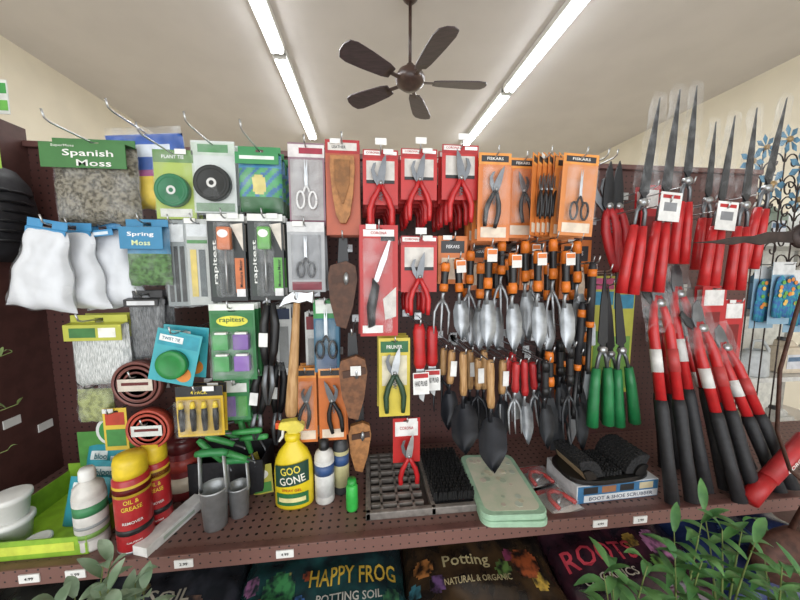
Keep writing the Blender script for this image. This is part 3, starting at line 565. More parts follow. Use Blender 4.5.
for bx,y in(((700,286,724,350),1.12),((640,185,658,262),1.12),((722,300,742,360),1.15)):
    pack(bx,y,'hedge_shears_card','narrow red and white card hanging on the pegboard','tool card','c8242a',[(.1,.06,.9,.3,'f0eeea'),(.2,.4,.8,.9,'8a1216')],[],None,None,2)
# ================================================================ FOURTH ROW
def reel(bx,y,lab,m,lbl,name='garden_twine_reel'):
    cx,zt,w,h=box3(bx,y-.03); R=h/2; t=thing(name,lab,'twine reel',(cx,y,zt))
    b=B()
    for i in range(6): b.ring((0,-.012,-R),R*(.35+.1*i),R*(.445+.1*i),.024+.002*(i%2),m,30)
    b.done('coil',t)
    b=B(); b.box((0,-.03,-R),(R*1.3,.001,R*.5),M(lbl),0); b.box((0,-.031,-R*.95),(R*1.0,.001,R*.12),M('6a2020')); b.done('label',t)
    hook(cx,zt-2*R+R*1.32,y,y-.05)
reel((110,361,160,409),.95,'round coil of brown soaker tubing with paper label',M('7a443c',.45),'d8ccbc')
reel((120,410,173,452),.93,'round coil of red tubing with paper label',M('c04a38',.45),'d8dcd6')
pack((104,408,128,450),1.0,'seed_packet','yellow and red packet hanging behind the coils','packet','e8c43a',[(.1,.1,.9,.4,'c8402a'),(.1,.5,.9,.9,'4a9a4a')],[],None,None,1)
def c_spr(r,w,h):
    b=B()
    for i in range(4):
        x=(-.36+.24*i)*w; b.tube([(x,-.01,-.35*h),(x,-.01,-.55*h),(x,-.01,-.85*h)],[.006,.0085,.006],BLACK,8); b.tube([(x,-.01,-.28*h),(x,-.01,-.4*h)],[.005,.008],YEL,8)
    b.done('nozzles',r)
pack((177,386,224,436),.9,'hose_nozzle_set','yellow card of four black and yellow hose nozzles','nozzle set','d8b022',[(0,0,1,.2,'2a2a2c'),(.05,.25,.95,.95,'c8a018')],[('4 PACK',.5,.12,.35,.07,'f4d83a')],c_spr,(.03,.24,.97,.95,.024),2)
pack((298,368,317,442),.98,'pruning_shears','black-handled snips on an orange card','pruning shears',OC,FO,(),c_fis(1,.6),(.1,.16,.9,.82,.026),3)
pack((319,368,346,440),.97,'pruning_shears','black pruners on an orange and black card','pruning shears','d06a24',FO,(),c_fis(-1,.75),None,2)
bagpack((72,385,108,425),1.04,'bag_of_plant_clips','clear bag of yellow-green plant clips','plant clips',M('a8b06a',.6,0,.3,.5,60.),.018,None,n=1)
p=PZ(407,486,ZS)
pack((393,418,420,462),p.y,'pruner_card','red display card standing behind small red pruners','tool card','c9211f',[(.08,.08,.92,.4,'f0eeea')],[('CORONA',.5,.22,.5,.07,'c41a1e')],None,None,1,hk=True,tip=p.y-.02)
a=P(409,432,p.y-.02); t=thing('pruning_shears','small pruning shears with red handles standing on the shelf','pruning shears',(a.x,p.y-.022,a.z)); zz=a.z-ZS; pruner(t,Matrix.Translation((0,0,-zz*.4)),zz*.98,RED,STEEL,1.1)
# ================================================================ SHELF ITEMS
def sz(y,x,px): return px*(y*math.cos(YAW)+x*math.sin(YAW))/F
def onshelf(u,v): return PZ(u,v,ZS)
def cylwarp(R,yoff=0): return lambda p: V((R*math.sin(p.x/R),-R*math.cos(p.x/R)-.0008+yoff,p.z))
def band(b,R,z0,z1,m,n=24): b.lathe([(R-.001,z0),(R,z0),(R,z1),(R-.001,z1)],m,(0,0,0),n)
def can(u,v,vt,wpx,lab,body,cap,txt=(),cth=.16,bands=()):
    p=onshelf(u,v); R=sz(p.y,p.x,wpx)/2; p.y+=R; H=(P(u,vt,p.y).z-ZS)
    t=thing('spray_can',lab,'spray can',(p.x,p.y,ZS+.0005),(0,0,math.atan2(-p.x,p.y)*.8))
    b=B(); b.lathe([(0,0),(R*.94,0),(R,.004),(R,H*(.9-cth)),(R*.93,H*(.92-cth)),(R*.75,H*(.94-cth))],body)
    b.lathe([(R*.98,.001),(R*1.01,.003),(R*1.01,.007),(R*.98,.009)],STEEL)
    for z0,z1,m in bands: band(b,R*1.004,z0*H,z1*H,m)
    for s,z,w,h,c in txt: b.text(s,0,z*H,w*R,h*H,M(c),0,0,cylwarp(R*1.012))
    b.done('can_body',t)
    b=B(); b.lathe([(R*.9,H*(.92-cth)),(R*.92,H*(.97-cth)),(R*.9,H*.93),(R*.8,H*.985),(0,H)],cap); b.done('cap',t)
RC=M('be242a',.3)
for cn in((126,556,453,34,'tall red aerosol can with yellow cap and yellow lettering'),(152,533,441,26,'red aerosol can with yellow cap standing behind its twin')):
    can(*cn,RC,YEL,(('OIL &',.56,.8,.045,'f6d83a'),('GREASE',.49,1.1,.045,'f6d83a'),('REMOVER',.34,1.1,.03,'f4f4f0'),('CAUTION',.13,.8,.018,'f4f4f0')),.14,((.2,.26,M('1c1c1e')),(.6,.72,M('e0b82a')),(.63,.69,M('8c1418'))))
def jar():
    p=onshelf(177,503); R=sz(p.y,p.x,33)/2; p.y+=R; H=P(177,437,p.y).z-ZS
    t=thing('tin_with_lid','dark red tin with cream label band and lid','tin',(p.x,p.y,ZS+.0005))
    b=B(); b.lathe([(0,0),(R*.96,0),(R,.004),(R,H*.8),(R*.97,H*.82)],M('7a2426',.35)); band(b,R*1.005,H*.15,H*.4,M('c8b8a0')); band(b,R*1.005,H*.5,H*.7,M('a83a30')); b.done('tin_body',t)
    b=B(); b.lathe([(R*.98,H*.8),(R*1.04,H*.81),(R*1.04,H*.95),(R*.95,H),(0,H)],M('5a1a1c',.3)); b.done('lid',t)
jar()
def bottle():
    p=onshelf(83,555); R=sz(p.y,p.x,29)/2; p.y+=R; H=P(83,468,p.y).z-ZS
    t=thing('plastic_bottle','white plastic bottle with green label and white cap','bottle',(p.x,p.y,ZS+.0005))
    b=B(); b.lathe([(0,0),(R*.95,0),(R,.006),(R,H*.68),(R*.9,H*.78),(R*.45,H*.84),(R*.42,H*.87)],M('dcd9d2',.35)); b.done('bottle_body',t)
    b=B(); band(b,R*1.01,H*.15,H*.66,M('e4e2dc')); band(b,R*1.015,H*.46,H*.58,M('3f8f5a')); band(b,R*1.015,H*.18,H*.24,M('7aa84a')); band(b,R*1.015,H*.3,H*.34,M('9aa0a0'))
    b.done('label',t)
    b=B(); b.lathe([(R*.5,H*.86),(R*.52,H*.87),(R*.5,H*.97),(R*.4,H),(0,H)],WHITE); b.done('cap',t)
bottle()
TX,TY=-.868,.965
tray=thing('display_tray','open lime green cardboard display tray with round badge','display tray',(TX,TY,ZS+.001),(0,0,.0))
LB=M('8fc030',.45)
b=B(); b.box((0,0,.002),(.26,.26,.004),LIME)
b.box((0,-.13,.026),(.26,.003,.052),LB); b.box((0,.13,.05),(.26,.003,.1),LB)
for q in(-1,1): b.prism([(-.13,.0),(.13,.0),(.13,.1),(-.13,.052)],q*.13-.0015,q*.13+.0015,LB) if 0 else b.box((q*.13,0,.038),(.003,.26,.076),LB)
b.box((0,-.1318,.026),(.2,.001,.024),M('d8e84a')); b.done('tray_body',tray)
b=B(); b.box((.01,.126,.15),(.2,.003,.12),M('57a045')); b.disc(.02,.21,.052,.052,.1235,WHITE,24,.004); b.disc(.02,.21,.042,.042,.1225,M('3f9a4a'),24,.002); b.disc(.02,.21,.024,.02,.1215,M('e8e8d0'),16,.002); b.done('backer_card',tray)
for i,(x,y,r) in enumerate(((.0,.08,.06),(.075,.06,.04),(.05,0.02,.12),(.045,-.04,.15))):
    t=thing('garden_glove_packet','teal printed packet with orange flower standing in the tray','packet',(TX+x,TY+y,ZS+.006),(-.25,r*.6-.06,-.1),'teal packets in the tray')
    w,h=.12,.165-.01*i; b=B(Matrix.Translation((0,0,h))); yf=b.pillow(w,h,.008,lambda a,c:M('e08a3a') if (a-.6)**2+(c-.62)**2<.02 else (M('e9f2f0') if .12<c<.3 and .15<a<.85 else M('2f9fb0')),16,18,.002,i*3.); b.text('bloom',0,-.21*h,.06,.018,M('1c7a8a'),0,0,lambda p:V((p.x,yf(p.x,p.z)-.002,p.z))); b.done('packet_body',t)
for i,(u,yy,zz) in enumerate(((14,.9,.0055),(14,.9,.073),(26,.9,.0055))):
    x=P(u,530,yy).x+(.045 if i==2 else 0)
    t=thing('plastic_tub',('round white plastic tub with lid in the lime tray','white plastic tub stacked on another tub','flat round white plastic lid lying in the lime tray')[i],'tub',(x,yy-(.02 if i==2 else 0),ZS+zz))
    b=B()
    if i<2: b.lathe([(0,0),(.032,0),(.038,.05),(.043,.052),(.043,.064),(.038,.066),(.0,.066)],WHITE)
    else: b.lathe([(0,0),(.026,0),(.03,.004),(.03,.012),(.024,.014),(.021,.011),(0,.011)],WHITE)
    b.done('tub_body',t)
a=onshelf(133,558); c=onshelf(190,508); d=(c-a); ang=math.atan2(d.y,d.x); mid=(a+c)/2
t=thing('long_white_box','long slim white cardboard box lying on the shelf','box',(mid.x+.02,mid.y+.01,ZS+.0005),(0,0,ang))
b=B(); b.box((0,0,.014),(d.length+.02,.045,.028),M('f0f0ee'),.0015); b.box((0,-.0228,.014),(.1,.001,.01),M('b8c8b8')); b.done('box_body',t)
def planter(u,v,vt,wpx,gh):
    p=onshelf(u,v); R=sz(p.y,p.x,wpx)/2; p.y+=R; H=P(u,vt,p.y).z-ZS; hc=H*.52; SM=M('b6babc',.35,.45)
    t=thing('bulb_planter','grey steel bulb planter with green handle standing on the shelf','bulb planter',(p.x,p.y,ZS+.0005),group='bulb planters')
    b=B(); b.lathe([(R*.84,0),(R,hc),(R*1.04,hc),(R*1.04,hc*.95),(R*.97,hc*.94),(R*.8,0.001),(R*.84,0)],SM); b.done('steel_cone',t)
    b=B()
    for q in(-1,1): b.tube([(q*R*.97,0,hc*.85),(q*R*.97,0,hc*1.1),(q*R*.9,0,H*.95)],[(.003,.01)]*3,SM,6)
    b.done('bracket',t)
    b=B(); b.tube([(-R*1.2,0,H*.95),(-R*.8,0,H*.96),(0,0,H*.965),(R*.8,0,H*.96),(R*1.2,0,H*.95)],[.008,.011,.011,.011,.008],M(gh,.4),10); b.done('handle',t)
planter(210,535,450,28,'2c8a48'); planter(236,521,458,22,'2c8a48')
for i,(u0,v0,u1,v1,y) in enumerate(((198,440,232,470,.98),(220,434,262,430,.97),(224,424,262,416,1.04),(240,420,256,466,1.02),(244,412,266,450,1.07),(225,452,256,462,.93),(206,436,246,448,.95),(228,440,268,436,.99),(214,428,250,442,1.05))):
    a=P(u0,v0,y); c=P(u1,v1,y); 
    if a.z<c.z: a,c=c,a
    e,L=aim(a,c); t=thing('hand_weeder','hand weeder with bright green grip, piled among others','garden tool',a,e,'green-grip weeders')
    b=B(); b.tube([(0,0,0),(0,0,-.1*L),(0,0,-.5*L),(0,0,-.7*L)],[.007,.0098,.009,.0075],M('3a9a4a',.4),10); b.done('grip',t)
    b=B(); b.tube([(0,0,-.68*L),(0,0,-.95*L),(0,-.006,-L)],[.004,.0035,.003],DSTEEL,6); b.done('shank',t)
t=thing('storage_bin','low dark plastic bin holding green-grip tools','bin',(P(228,480,1.06).x,1.08,ZS+.0005))
b=B(); W_,D_,H_=.26,.13,.12
b.box((0,0,.002),(W_,D_,.004),BLK2); 
for q in(-1,1): b.box((0,q*D_/2,H_/2),(W_,.004,H_),BLK2); b.box((q*W_/2,0,H_/2),(.004,D_,H_),BLK2)
b.done('bin_body',t)
for i,(u,v) in enumerate(((250,488),(264,494),(258,480))):
    p=onshelf(u,v); t=thing('seed_packet','yellow and green printed packet leaning on the shelf','packet',(p.x,p.y,ZS+.001),(-.3,.15-.3*i,0),'yellow packets')
    b=B(); b.box((0,0,.045),(.065,.003,.09),M('c8c040')); b.box((0,-.002,.02),(.055,.001,.03),M('4a9a3a')); b.disc(.0,.06,.02,.014,-.0026,M('f4f2e4')); b.done('packet_body',t)
def goo():
    p=onshelf(293,509); p.y+=.03; H=P(293,419,p.y).z-ZS; W_=sz(p.y,p.x,40)
    t=thing('spray_bottle','yellow trigger spray bottle with yellow head and orange nozzle','spray bottle',(p.x,p.y,ZS+.0005))
    YG=M('efd218',.3,0,.05); pr=[(.0,0),(.47,0),(.5,.02),(.5,.42),(.46,.54),(.36,.64),(.2,.72),(.15,.76),(.15,.8)]
    b=B(); b.lathe([(r*W_,z*H) for r,z in pr],YG,(0,0,0),28,'Z',True,.62)
    wp=lambda q: V((q.x,-.62*math.sqrt(max(0,(.503*W_)**2-q.x**2))-.001,q.z))
    for i,(x0,x1,z0,z1,c) in enumerate(((-.42,.42,.29,.54,'1f4a3a'),(-.4,.4,.06,.2,'2f7a44'),(-.34,.34,.1,.15,'f4e9a0'))):
        sk=.02 if i==0 else 0
        xs=[x0+(x1-x0)*k/10 for k in range(11)]; b.add([wp(V((x*W_,0,(z+sk*x*3)*H)))+V((0,-.0004*(i+1),0)) for z in(z0,z1) for x in xs],[(k,k+1,k+12,k+11) for k in range(10)],M(c))
    wq=lambda q: wp(q)+V((0,-.0014,0))
    b.text('GOO',-.02*W_,.47*H,W_*.5,.09*H,M('f6e04a'),0,.15,wq); b.text('GONE',.02*W_,.36*H,W_*.64,.09*H,M('f6f2e0'),0,.15,wq)
    b.text('SPRAY GEL',0,.24*H,W_*.5,.03*H,M('c84a1a'),0,0,wq)
    b.done('bottle_body',t)
    b=B(); b.lathe([(.17*W_,.76*H),(.2*W_,.77*H),(.2*W_,.83*H),(.14*W_,.85*H)],YG); b.prism([(-.3*W_,.98*H),(-.34*W_,.9*H),(-.12*W_,.88*H),(-.1*W_,.84*H),(.12*W_,.84*H),(.3*W_,.88*H),(.32*W_,.94*H),(.1*W_,1.0*H)],-.014,.014,M('efdc50'),.003); b.done('trigger_head',t)
    b=B(); b.prism([(-.26*W_,.9*H),(-.2*W_,.89*H),(-.22*W_,.8*H),(-.34*W_,.74*H),(-.36*W_,.76*H),(-.28*W_,.82*H)],-.008,.008,M('f0eee6'),.002); b.box((-.36*W_,0,.94*H),(.012,.02,.02),M('e8521a'),.002); b.done('trigger',t)
goo()
def slim(u,v,vt,wpx,lab,body,capm,lm,txts):
    p=onshelf(u,v); R=sz(p.y,p.x,wpx)/2; p.y+=R; H=P(u,vt,p.y).z-ZS
    t=thing('plastic_bottle',lab,'bottle',(p.x,p.y,ZS+.0005))
    b=B(); b.lathe([(0,0),(R*.95,0),(R,.004),(R,H*.72),(R*.85,H*.79),(R*.5,H*.83),(R*.45,H*.86)],body); b.done('bottle_body',t)
    b=B(); band(b,R*1.01,H*.12,H*.68,lm); band(b,R*1.015,H*.46,H*.62,M('3a5a90'))
    for s,z,c in txts: b.text(s,0,z*H,R*1.3,H*.05,M(c),0,0,cylwarp(R*1.03))
    b.done('label',t)
    b=B(); b.lathe([(R*.5,H*.83),(R*.55,H*.85),(R*.5,H*.98),(0,H)],capm); b.done('cap',t)
slim(324,506,438,21,'white plastic bottle with blue label band and black cap',M('dcdad4'),BLACK,M('e8e8e4'),())
slim(341,496,428,17,'slim black and white bottle with dark cap',M('3a3c3e'),BLACK,M('d0c890'),())
p=onshelf(352,512); t=thing('plastic_tube','small bright green plastic tube standing on the shelf','plastic tube',(p.x,p.y+.014,ZS+.0005)); h=.1
b=B(); b.lathe([(0,0),(.017,0),(.019,.004),(.018,h*.75),(.013,h*.85)],M('35c24a',.35)); b.done('tube_body',t); b=B(); b.lathe([(.014,h*.84),(.015,h*.86),(.013,h*1.),(0,h)],M('28a83e',.35)); b.done('cap',t)
def quad(us): return [PZ(u,v,ZS) for u,v in us]
q=quad(((363,520),(474,513),(460,456),(368,458)))
c=sum(q,V())/4; w=((q[1]-q[0]).length+(q[2]-q[3]).length)/2; dd=((q[3]-q[0]).length+(q[2]-q[1]).length)/2
IR=M('8d867f',.5,.2,.2,.3,40.); t=thing('boot_scraper','cast grey boot scraper tray with slats and black bristle brush','boot scraper',(c.x,c.y,ZS+.0005),(.0,0,0))
b=B()
for q_ in(-1,1): b.box((0,q_*(dd/2-.008),.012),(w,.016,.024),IR,.003); b.box((q_*(w/2-.008),0,.012),(.016,dd,.024),IR,.003)
b.box((.03,0,.012),(.014,dd,.024),IR,.002); b.box((0,0,.003),(w*.98,dd*.98,.005),M('4a4642')); b.done('frame',t)
b=B()
for k in range(7): b.box((-w*.22,-dd/2+.035+k*(dd-.07)/6,.018),(w*.46,.011,.014),IR,.001)
for k in(-.36,-.22,-.08): b.box((k*w,0,.018),(.008,dd*.9,.014),IR,.001)
b.done('scraper_slats',t)
b=B(); 
b.box((w*.25+.012,0,.014),(w*.38,dd-.04,.016),BLACK,.002)
for i in range(17):
    for j in range(17):
        x=w*.25+.012-w*.18+i*w*.36/16; y=-dd/2+.03+j*(dd-.06)/16; b.tube([(x,y,.02),(x+random.uniform(-.003,.003),y+random.uniform(-.003,.003),.05)],[.0042,.003],M('1a1a1b',.8),4,False)
b.done('bristle_brush',t)
q=quad(((484,533),(548,524),(512,462),(462,466))); c=sum(q,V())/4
an=math.atan2((q[3]-q[0]).y,(q[3]-q[0]).x)-math.pi/2; Lp=((q[3]-q[0]).length+(q[2]-q[1]).length)/2; Wp=((q[1]-q[0]).length+(q[2]-q[3]).length)/2
FL=M('d8d6be',.6,0,.2,0,22.,0,None,'c6d0b4')
for k in range(2):
    t=thing('kneeling_pad','mint green foam kneeling pad with floral cream top' if k else 'mint green foam kneeling pad at the bottom of the stack','kneeling pad',(c.x-.004*k,c.y+.004*k,ZS+.0005+.019*k),(0,0,an+.03*k),'stacked kneeling pads')
    b=B(Matrix.Rotation(math.pi/2,4,'X')); r=.03; pts=[]
    for cx_,cy_,a0 in((1,-1,-90),(1,1,0),(-1,1,90),(-1,-1,180)):
        for s_ in range(6):
            a=math.radians(a0+18*s_); pts.append((cx_*(Wp/2-r)+r*math.cos(a),cy_*(Lp/2-r)+r*math.sin(a)))
    b.prism(pts,0,.018,MINT,.003)
    if k:
        b.prism([(x*.84,z*.88) for x,z in pts],.0182,.0188,FL)
        for i in range(26):
            x=random.uniform(-.36,.36)*Wp; y=random.uniform(-.4,.4)*Lp; col=random.choice(('d6cbb8','c4cebc','d4ceb0','bccab0','ccd2ba')); rr=random.uniform(.006,.013); b.disc(x,y,rr,rr,.0189+.00005*i,M(col),7)
    b.done('foam_pad',t)
for i,(u,v,r,z) in enumerate(((560,506,.25,0.0),(540,484,.1,.0))):
    p=onshelf(u,v); t=thing('carded_hose_fitting','clear blister pack with metal fitting lying on red card','blister pack',(p.x,p.y+.03,ZS+.001),(-math.pi/2,0,r),'blister packs on the shelf')
    b=B(); b.box((0,0,0),(.11,.0016,.13),M('a8a49e')); b.box((0,-.0012,.045),(.11,.001,.03),M('b82a2a')); b.box((0,-.0012,-.05),(.1,.001,.02),M('e8e4dc')); b.done('printed_card',t)
    b=B(Matrix.Translation((0,-.014,-.01))); b.tube([(-.035,0,-.04),(-.03,0,.0),(-.012,0,.025),(.012,0,.025),(.03,0,.0),(.035,0,-.04)],.007,M('c8302c',.35),8); b.tube([(-.02,0,-.02),(.02,0,.0)],.006,STEEL,8); b.done('metal_fitting',t)
    b=B(); b.box((0,-.014,-.012),(.1,.024,.08),CLEAR,.007); b.done('clear_blister',t)
# boot scrubber box
p=onshelf(618,501); cx=p.x; W_=onshelf(664,499).x-onshelf(574,500).x; D_=.16; cy=p.y+D_/2+.004
t=thing('boot_scrubber_box','blue and white cardboard box for a boot scrubber','box',(cx,cy,ZS+.0005),(0,0,.03))
b=B(); HB=.06; b.box((0,0,HB/2),(W_,D_,HB),M('dfe3e8'),.002); yq=-D_/2
b.box((0,yq-.0005,HB*.5),(W_*.98,.001,HB*.94),M('3a78a8')); b.box((0.01,yq-.0012,HB*.26),(W_*.9,.001,HB*.38),M('e8eaec')); b.text('BOOT & SHOE SCRUBBER',.01,HB*.26,W_*.78,.012,M('1c3a5a'),yq-.002)
for q_,c_ in((-.34,'2a2a2c'),(-.12,'a8704a'),(.1,'2a2a2c'),(.34,'d8c8a0')): b.box((q_*W_,yq-.0012,HB*.72),(W_*.17,.001,HB*.36),M(c_))
b.done('box_body',t)
t=thing('boot_scrubber','black boot scrubber with curved bristle brushes on a rounded frame','boot brush',(cx-.012,cy-.005,ZS+HB+.0015),(0,0,.05))
FRB=M('1a1818',.35); WDB=M('b49a78',.5,0,.2,0,20.); BRS=M('29292b',.9,0,.4,.9,160.)
b=B(Matrix.Rotation(math.pi/2,4,'X')); b.prism([(.15*math.copysign(abs(math.cos(a))**.6,math.cos(a)),.085*math.copysign(abs(math.sin(a))**.6,math.sin(a))) for a in [(i+.5)*math.pi/20 for i in range(40)]],0,.016,FRB,.004); b.done('base_plate',t)
def cres(q_,cxb,r0,r1,y0,y1,m,b,jag=0.):
    # quarter-round block seen from the front; centre of curvature at the outer lower corner
    n=18; out=[]; inn=[]
    for i in range(n+1):
        a=math.pi*(.02+.62*i/n); rr=r1+(jag*(i%2) if jag else 0)
        out.append((cxb+q_*-math.cos(a)*rr,.016+math.sin(a)*rr)); inn.append((cxb+q_*-math.cos(a)*r0,.016+math.sin(a)*r0))
    b.prism(out+inn[::-1],y0,y1,m)
for q_ in(-1,1):
    xb=q_*.105
    b=B()
    for yy in(-.075,.068): cres(q_,xb,.0,.034,yy,yy+.007,FRB,b)
    b.done('side_frame',t)
    b=B(); cres(q_,xb,.0,.03,-.066,.066,WDB,b); b.done('brush_block',t,'pale wooden brush back')
    b=B()
    for k in range(15): cres(q_,xb,.031,.062,-.067+.009*k,-.0605+.009*k,BRS,b,.004 if k%2 else .0025)
    b.done('brush',t,'dense black bristles')
b=B()
for i in range(14):
    for j in range(6):
        y=-.06+.12*i/13; x=-.03+.06*j/5; b.tube([(x,y,.014),(x,y+random.uniform(-.003,.003),.03)],[.005,.0035],BRS,4,False)
b.done('brush',t)
# ================================================================ LOWER SOIL BAGS
def soil(x,y,z,w,h,lab,base,stripe,txts,rz=0.,blobs=(),tilt=-80):
    t=thing('bag_of_potting_soil',lab,'bag of soil',(x,y,z),(math.radians(tilt),0,rz),'soil bags on the base deck')
    m0=M(base,.25,0,.3,.3,14.,0,None,stripe); m1=M(stripe,.3,0,.2)
    def mf(a,c):
        for (bx_,bz,r,cc) in blobs:
            if (a-bx_)**2+((c-bz)*h/w)**2<r*r: return M(cc,.35,0,.5,0,40.,0,None,base)
        return m1 if c<.1 or c>.9 else m0
    b=B(Matrix.Translation((0,0,h/2))); yf=b.pillow(w,h,.07,mf,72,54,.016,x*7+3,4,.1)
    for s,tx,tz,tw,th,c in txts: b.text(s,(tx-.5)*w,-tz*h,tw*w,th*h,M(c,.35),0,0,lambda p:V((p.x,yf(p.x,p.z)-.002,p.z)))
    b.done('printed_bag',t)
soil(-.62,.93,.5,.46,.42,'dark printed bag of potting soil lying under the shelf','22252a','3a3c44',(('SOIL',.6,.62,.24,.08,'a8a090'),),.05,((.3,.6,.08,'5a6a6a'),(.75,.7,.07,'7a5a4a'),(.5,.74,.05,'3a6a8a'),(.42,.56,.04,'8a7a4a')))
soil(-.14,.93,.5,.5,.42,'dark bag of potting soil with yellow lettering','1c2a2e','204a4a',(('HAPPY FROG',.68,.6,.52,.12,'d8b03a'),('POTTING SOIL',.66,.73,.38,.05,'b8b4aa')),.02,((.25,.64,.1,'3f8a4f'),(.29,.58,.04,'c8b85a'),(.14,.74,.06,'b8502a'),(.37,.75,.05,'3a6ab0'),(.08,.57,.05,'a86a9a'),(.42,.57,.03,'b8502a'),(.2,.78,.03,'d8d04a'),(.9,.76,.05,'3f7a4f')))
soil(.36,.93,.5,.5,.42,'black bag of soil with cream lettering and orange print','1c1816','42301e',(('NATURAL & ORGANIC',.45,.72,.42,.04,'a89870'),('Potting',.4,.6,.3,.1,'b8a87a')),-.03,((.8,.62,.09,'a8502a'),(.12,.6,.06,'b8743a'),(.64,.66,.05,'5a7a3a'),(.2,.72,.05,'6a4a7a'),(.85,.74,.05,'c8a03a'),(.7,.57,.04,'8a3a5a'),(.06,.74,.04,'3a7a8a')))
soil(.86,.93,.5,.5,.42,'dark bag of soil with pink lettering','1e1820','44222e',(('ROOTS',.3,.62,.5,.14,'c83a4a'),('ORGANICS',.28,.77,.36,.06,'b8b0a0')),.04,((.75,.62,.1,'a86a90'),(.66,.75,.06,'6a9a44'),(.58,.56,.05,'b8903a'),(.88,.72,.05,'3a6a9a')))
soil(1.36,.93,.5,.48,.42,'blue and dark printed bag of soil','1c284a','2c3a6a',(),.0,((.4,.6,.1,'3a5a9a'),(.6,.7,.06,'a86a3a')))
soil(-1.0,.93,.5,.26,.42,'dark printed bag of soil at the end of the deck','2a2a28','34342e',(),.0,((.5,.6,.12,'4a5a3a'),))
# ================================================================ LEFT SIDE BITS
ky=1.12
t=thing('knee_pads','black ribbed rubber knee pad hanging with lime card','knee pad',(X0+.003,ky,P(18,143,ky).z),(0,0,0))
b=B(); 
b.tube([(.02,0,-.08),(.035,0,-.12),(.045,0,-.22),(.035,0,-.32),(.02,0,-.36)],[(.02,.06),(.03,.08),(.035,.09),(.03,.08),(.015,.05)],BLK2,14)
for k in range(6): b.tube([(.03,-.08,-.15-.03*k),(.075,-.04,-.15-.03*k),(.082,0,-.15-.03*k),(.075,.04,-.15-.03*k),(.03,.08,-.15-.03*k)],.006,BLACK,6)
b.done('pad',t); b=B(); b.box((.03,-.06,-.05),(.1,.003,.07),LIME,0,(0,0,.7)); b.box((.028,-.063,-.035),(.08,.002,.025),WHITE,0,(0,0,.7)); b.done('header_card',t)
sy=1.14
t=thing('sign_card','small green and white price card above the side panel','sign',(P(3,92,sy).x-.012,sy,ZP+.0))
b=B(); b.box((0,0,.05),(.05,.003,.1),M('e0e2dc')); b.box((0,-.002,.075),(.045,.001,.03),M('3aa048')); b.box((0,-.002,.025),(.045,.001,.03),M('6ac04a')); b.done('card_face',t)
# ================================================================ plants
LEAF=M('386e34',.45,0,.3,.2,25.,0,None,'578a46'); LEAFG=M('66805f',.6,0,.25,.2,25.,0,None,'889c80'); STEM=M('6a7a3a',.6)
def leafs(b,p,d,L,W,m,droop=.4):
    d=d.normalized(); side=d.cross(V((0,0,1))); side=side.normalized() if side.length>.05 else V((1,0,0)); up=side.cross(d)
    vs=[];fs=[];n=6
    for i in range(n+1):
        c=i/n; w=W*math.sin(math.pi*min(1,c*.93+.05))**.8*(1-.3*c); q=p+d*L*c-V((0,0,1))*droop*L*c*c
        vs+=[q-side*w/2+up*w*.18,q,q+side*w/2+up*w*.18]
    for i in range(n):
        a=i*3; fs+=[(a,a+1,a+4,a+3),(a+1,a+2,a+5,a+4)]
    b.add(vs,fs,m,True)
def potted(name,lab,loc,stems,LL,LW,m,potr=.06,dens=12,start=.35,seed=1,upk=.75,pw=2):
    random.seed(seed); t=thing(name,lab,'potted plant',loc)
    b=B(); b.lathe([(0,0),(potr*.75,0),(potr,potr*1.6),(potr*1.08,potr*1.62),(potr*1.08,potr*1.75),(potr*.98,potr*1.75),(potr*.94,potr*1.5),(0,potr*1.5)],M('26262a',.5)); b.done('pot',t)
    b=B(); b.lathe([(potr*.93,potr*1.5),(0,potr*1.56)],M('3a2c22',.95,0,.3,.6,80.)); b.done('soil',t)
    bs=B(); bl=B(); z0=potr*1.5; nn=12
    for ex,ey,ez in stems:
        e=V((ex,ey,ez)); s0=V((ex*.1,ey*.1,z0))
        pts=[V((s0.x+(e.x-s0.x)*c**pw,s0.y+(e.y-s0.y)*c**pw,s0.z+(e.z-s0.z)*(c if pw<3 else math.sin(c*1.35)/math.sin(1.35)))) for c in [i/nn for i in range(nn+1)]]
        bs.tube(pts,[.004-.00025*i for i in range(nn+1)],STEM,6); a=random.uniform(0,6)
        for i in range(dens):
            c=start+(1-start)*i/(dens-1); f=c*nn; j=min(nn-1,int(f)); p=pts[j].lerp(pts[j+1],f-j); w=a+i*2.4
            leafs(bl,p,V((math.cos(w),math.sin(w),upk if c<.95 else 1.6)),LL*random.uniform(.7,1.1),LW,m,random.uniform(.2,.7))
    bs.done('stems',t); bl.done('foliage',t)
def rnd(H,n,s,seed):
    random.seed(seed); o=[]
    for k in range(n):
        a=k*6.28/n+random.uniform(-.4,.4); r=s*random.uniform(.4,1); o.append((r*math.cos(a),r*math.sin(a),H*random.uniform(.8,.96)))
    return o
tb=thing('plant_bench','low wooden bench carrying potted shrubs','bench',(.72,.38,0)); 
b=B(); b.box((0,0,.43),(1.0,.4,.03),WOOD,.003); b.done('bench_top',tb)
for x in(-.46,.46):
    for y in(-.17,.17): b=B(); b.box((x,y,.2075),(.05,.05,.415),WOOD,.003); b.done('leg',tb)
for i,(u,v,y,s) in enumerate(((628,556,.52,11),(690,520,.55,23),(738,500,.55,37),(790,550,.5,51))):
    tp=P(u,v,y); potted('potted_shrub','leafy green shrub with long pointed leaves in black nursery pot',(tp.x,y,.4455),rnd(tp.z-.4455,4,.06,s),.09,.022,LEAF,.055,9,.5,s)
tb=thing('plant_bench','low wooden bench beside the soil bags','bench',(-.42,.42,0)); 
b=B(); b.box((0,0,.43),(.4,.3,.03),WOOD,.003); b.done('bench_top',tb)
for x in(-.15,.15):
    for y in(-.12,.12): b=B(); b.box((x,y,.2075),(.05,.05,.415),WOOD,.003); b.done('leg',tb)
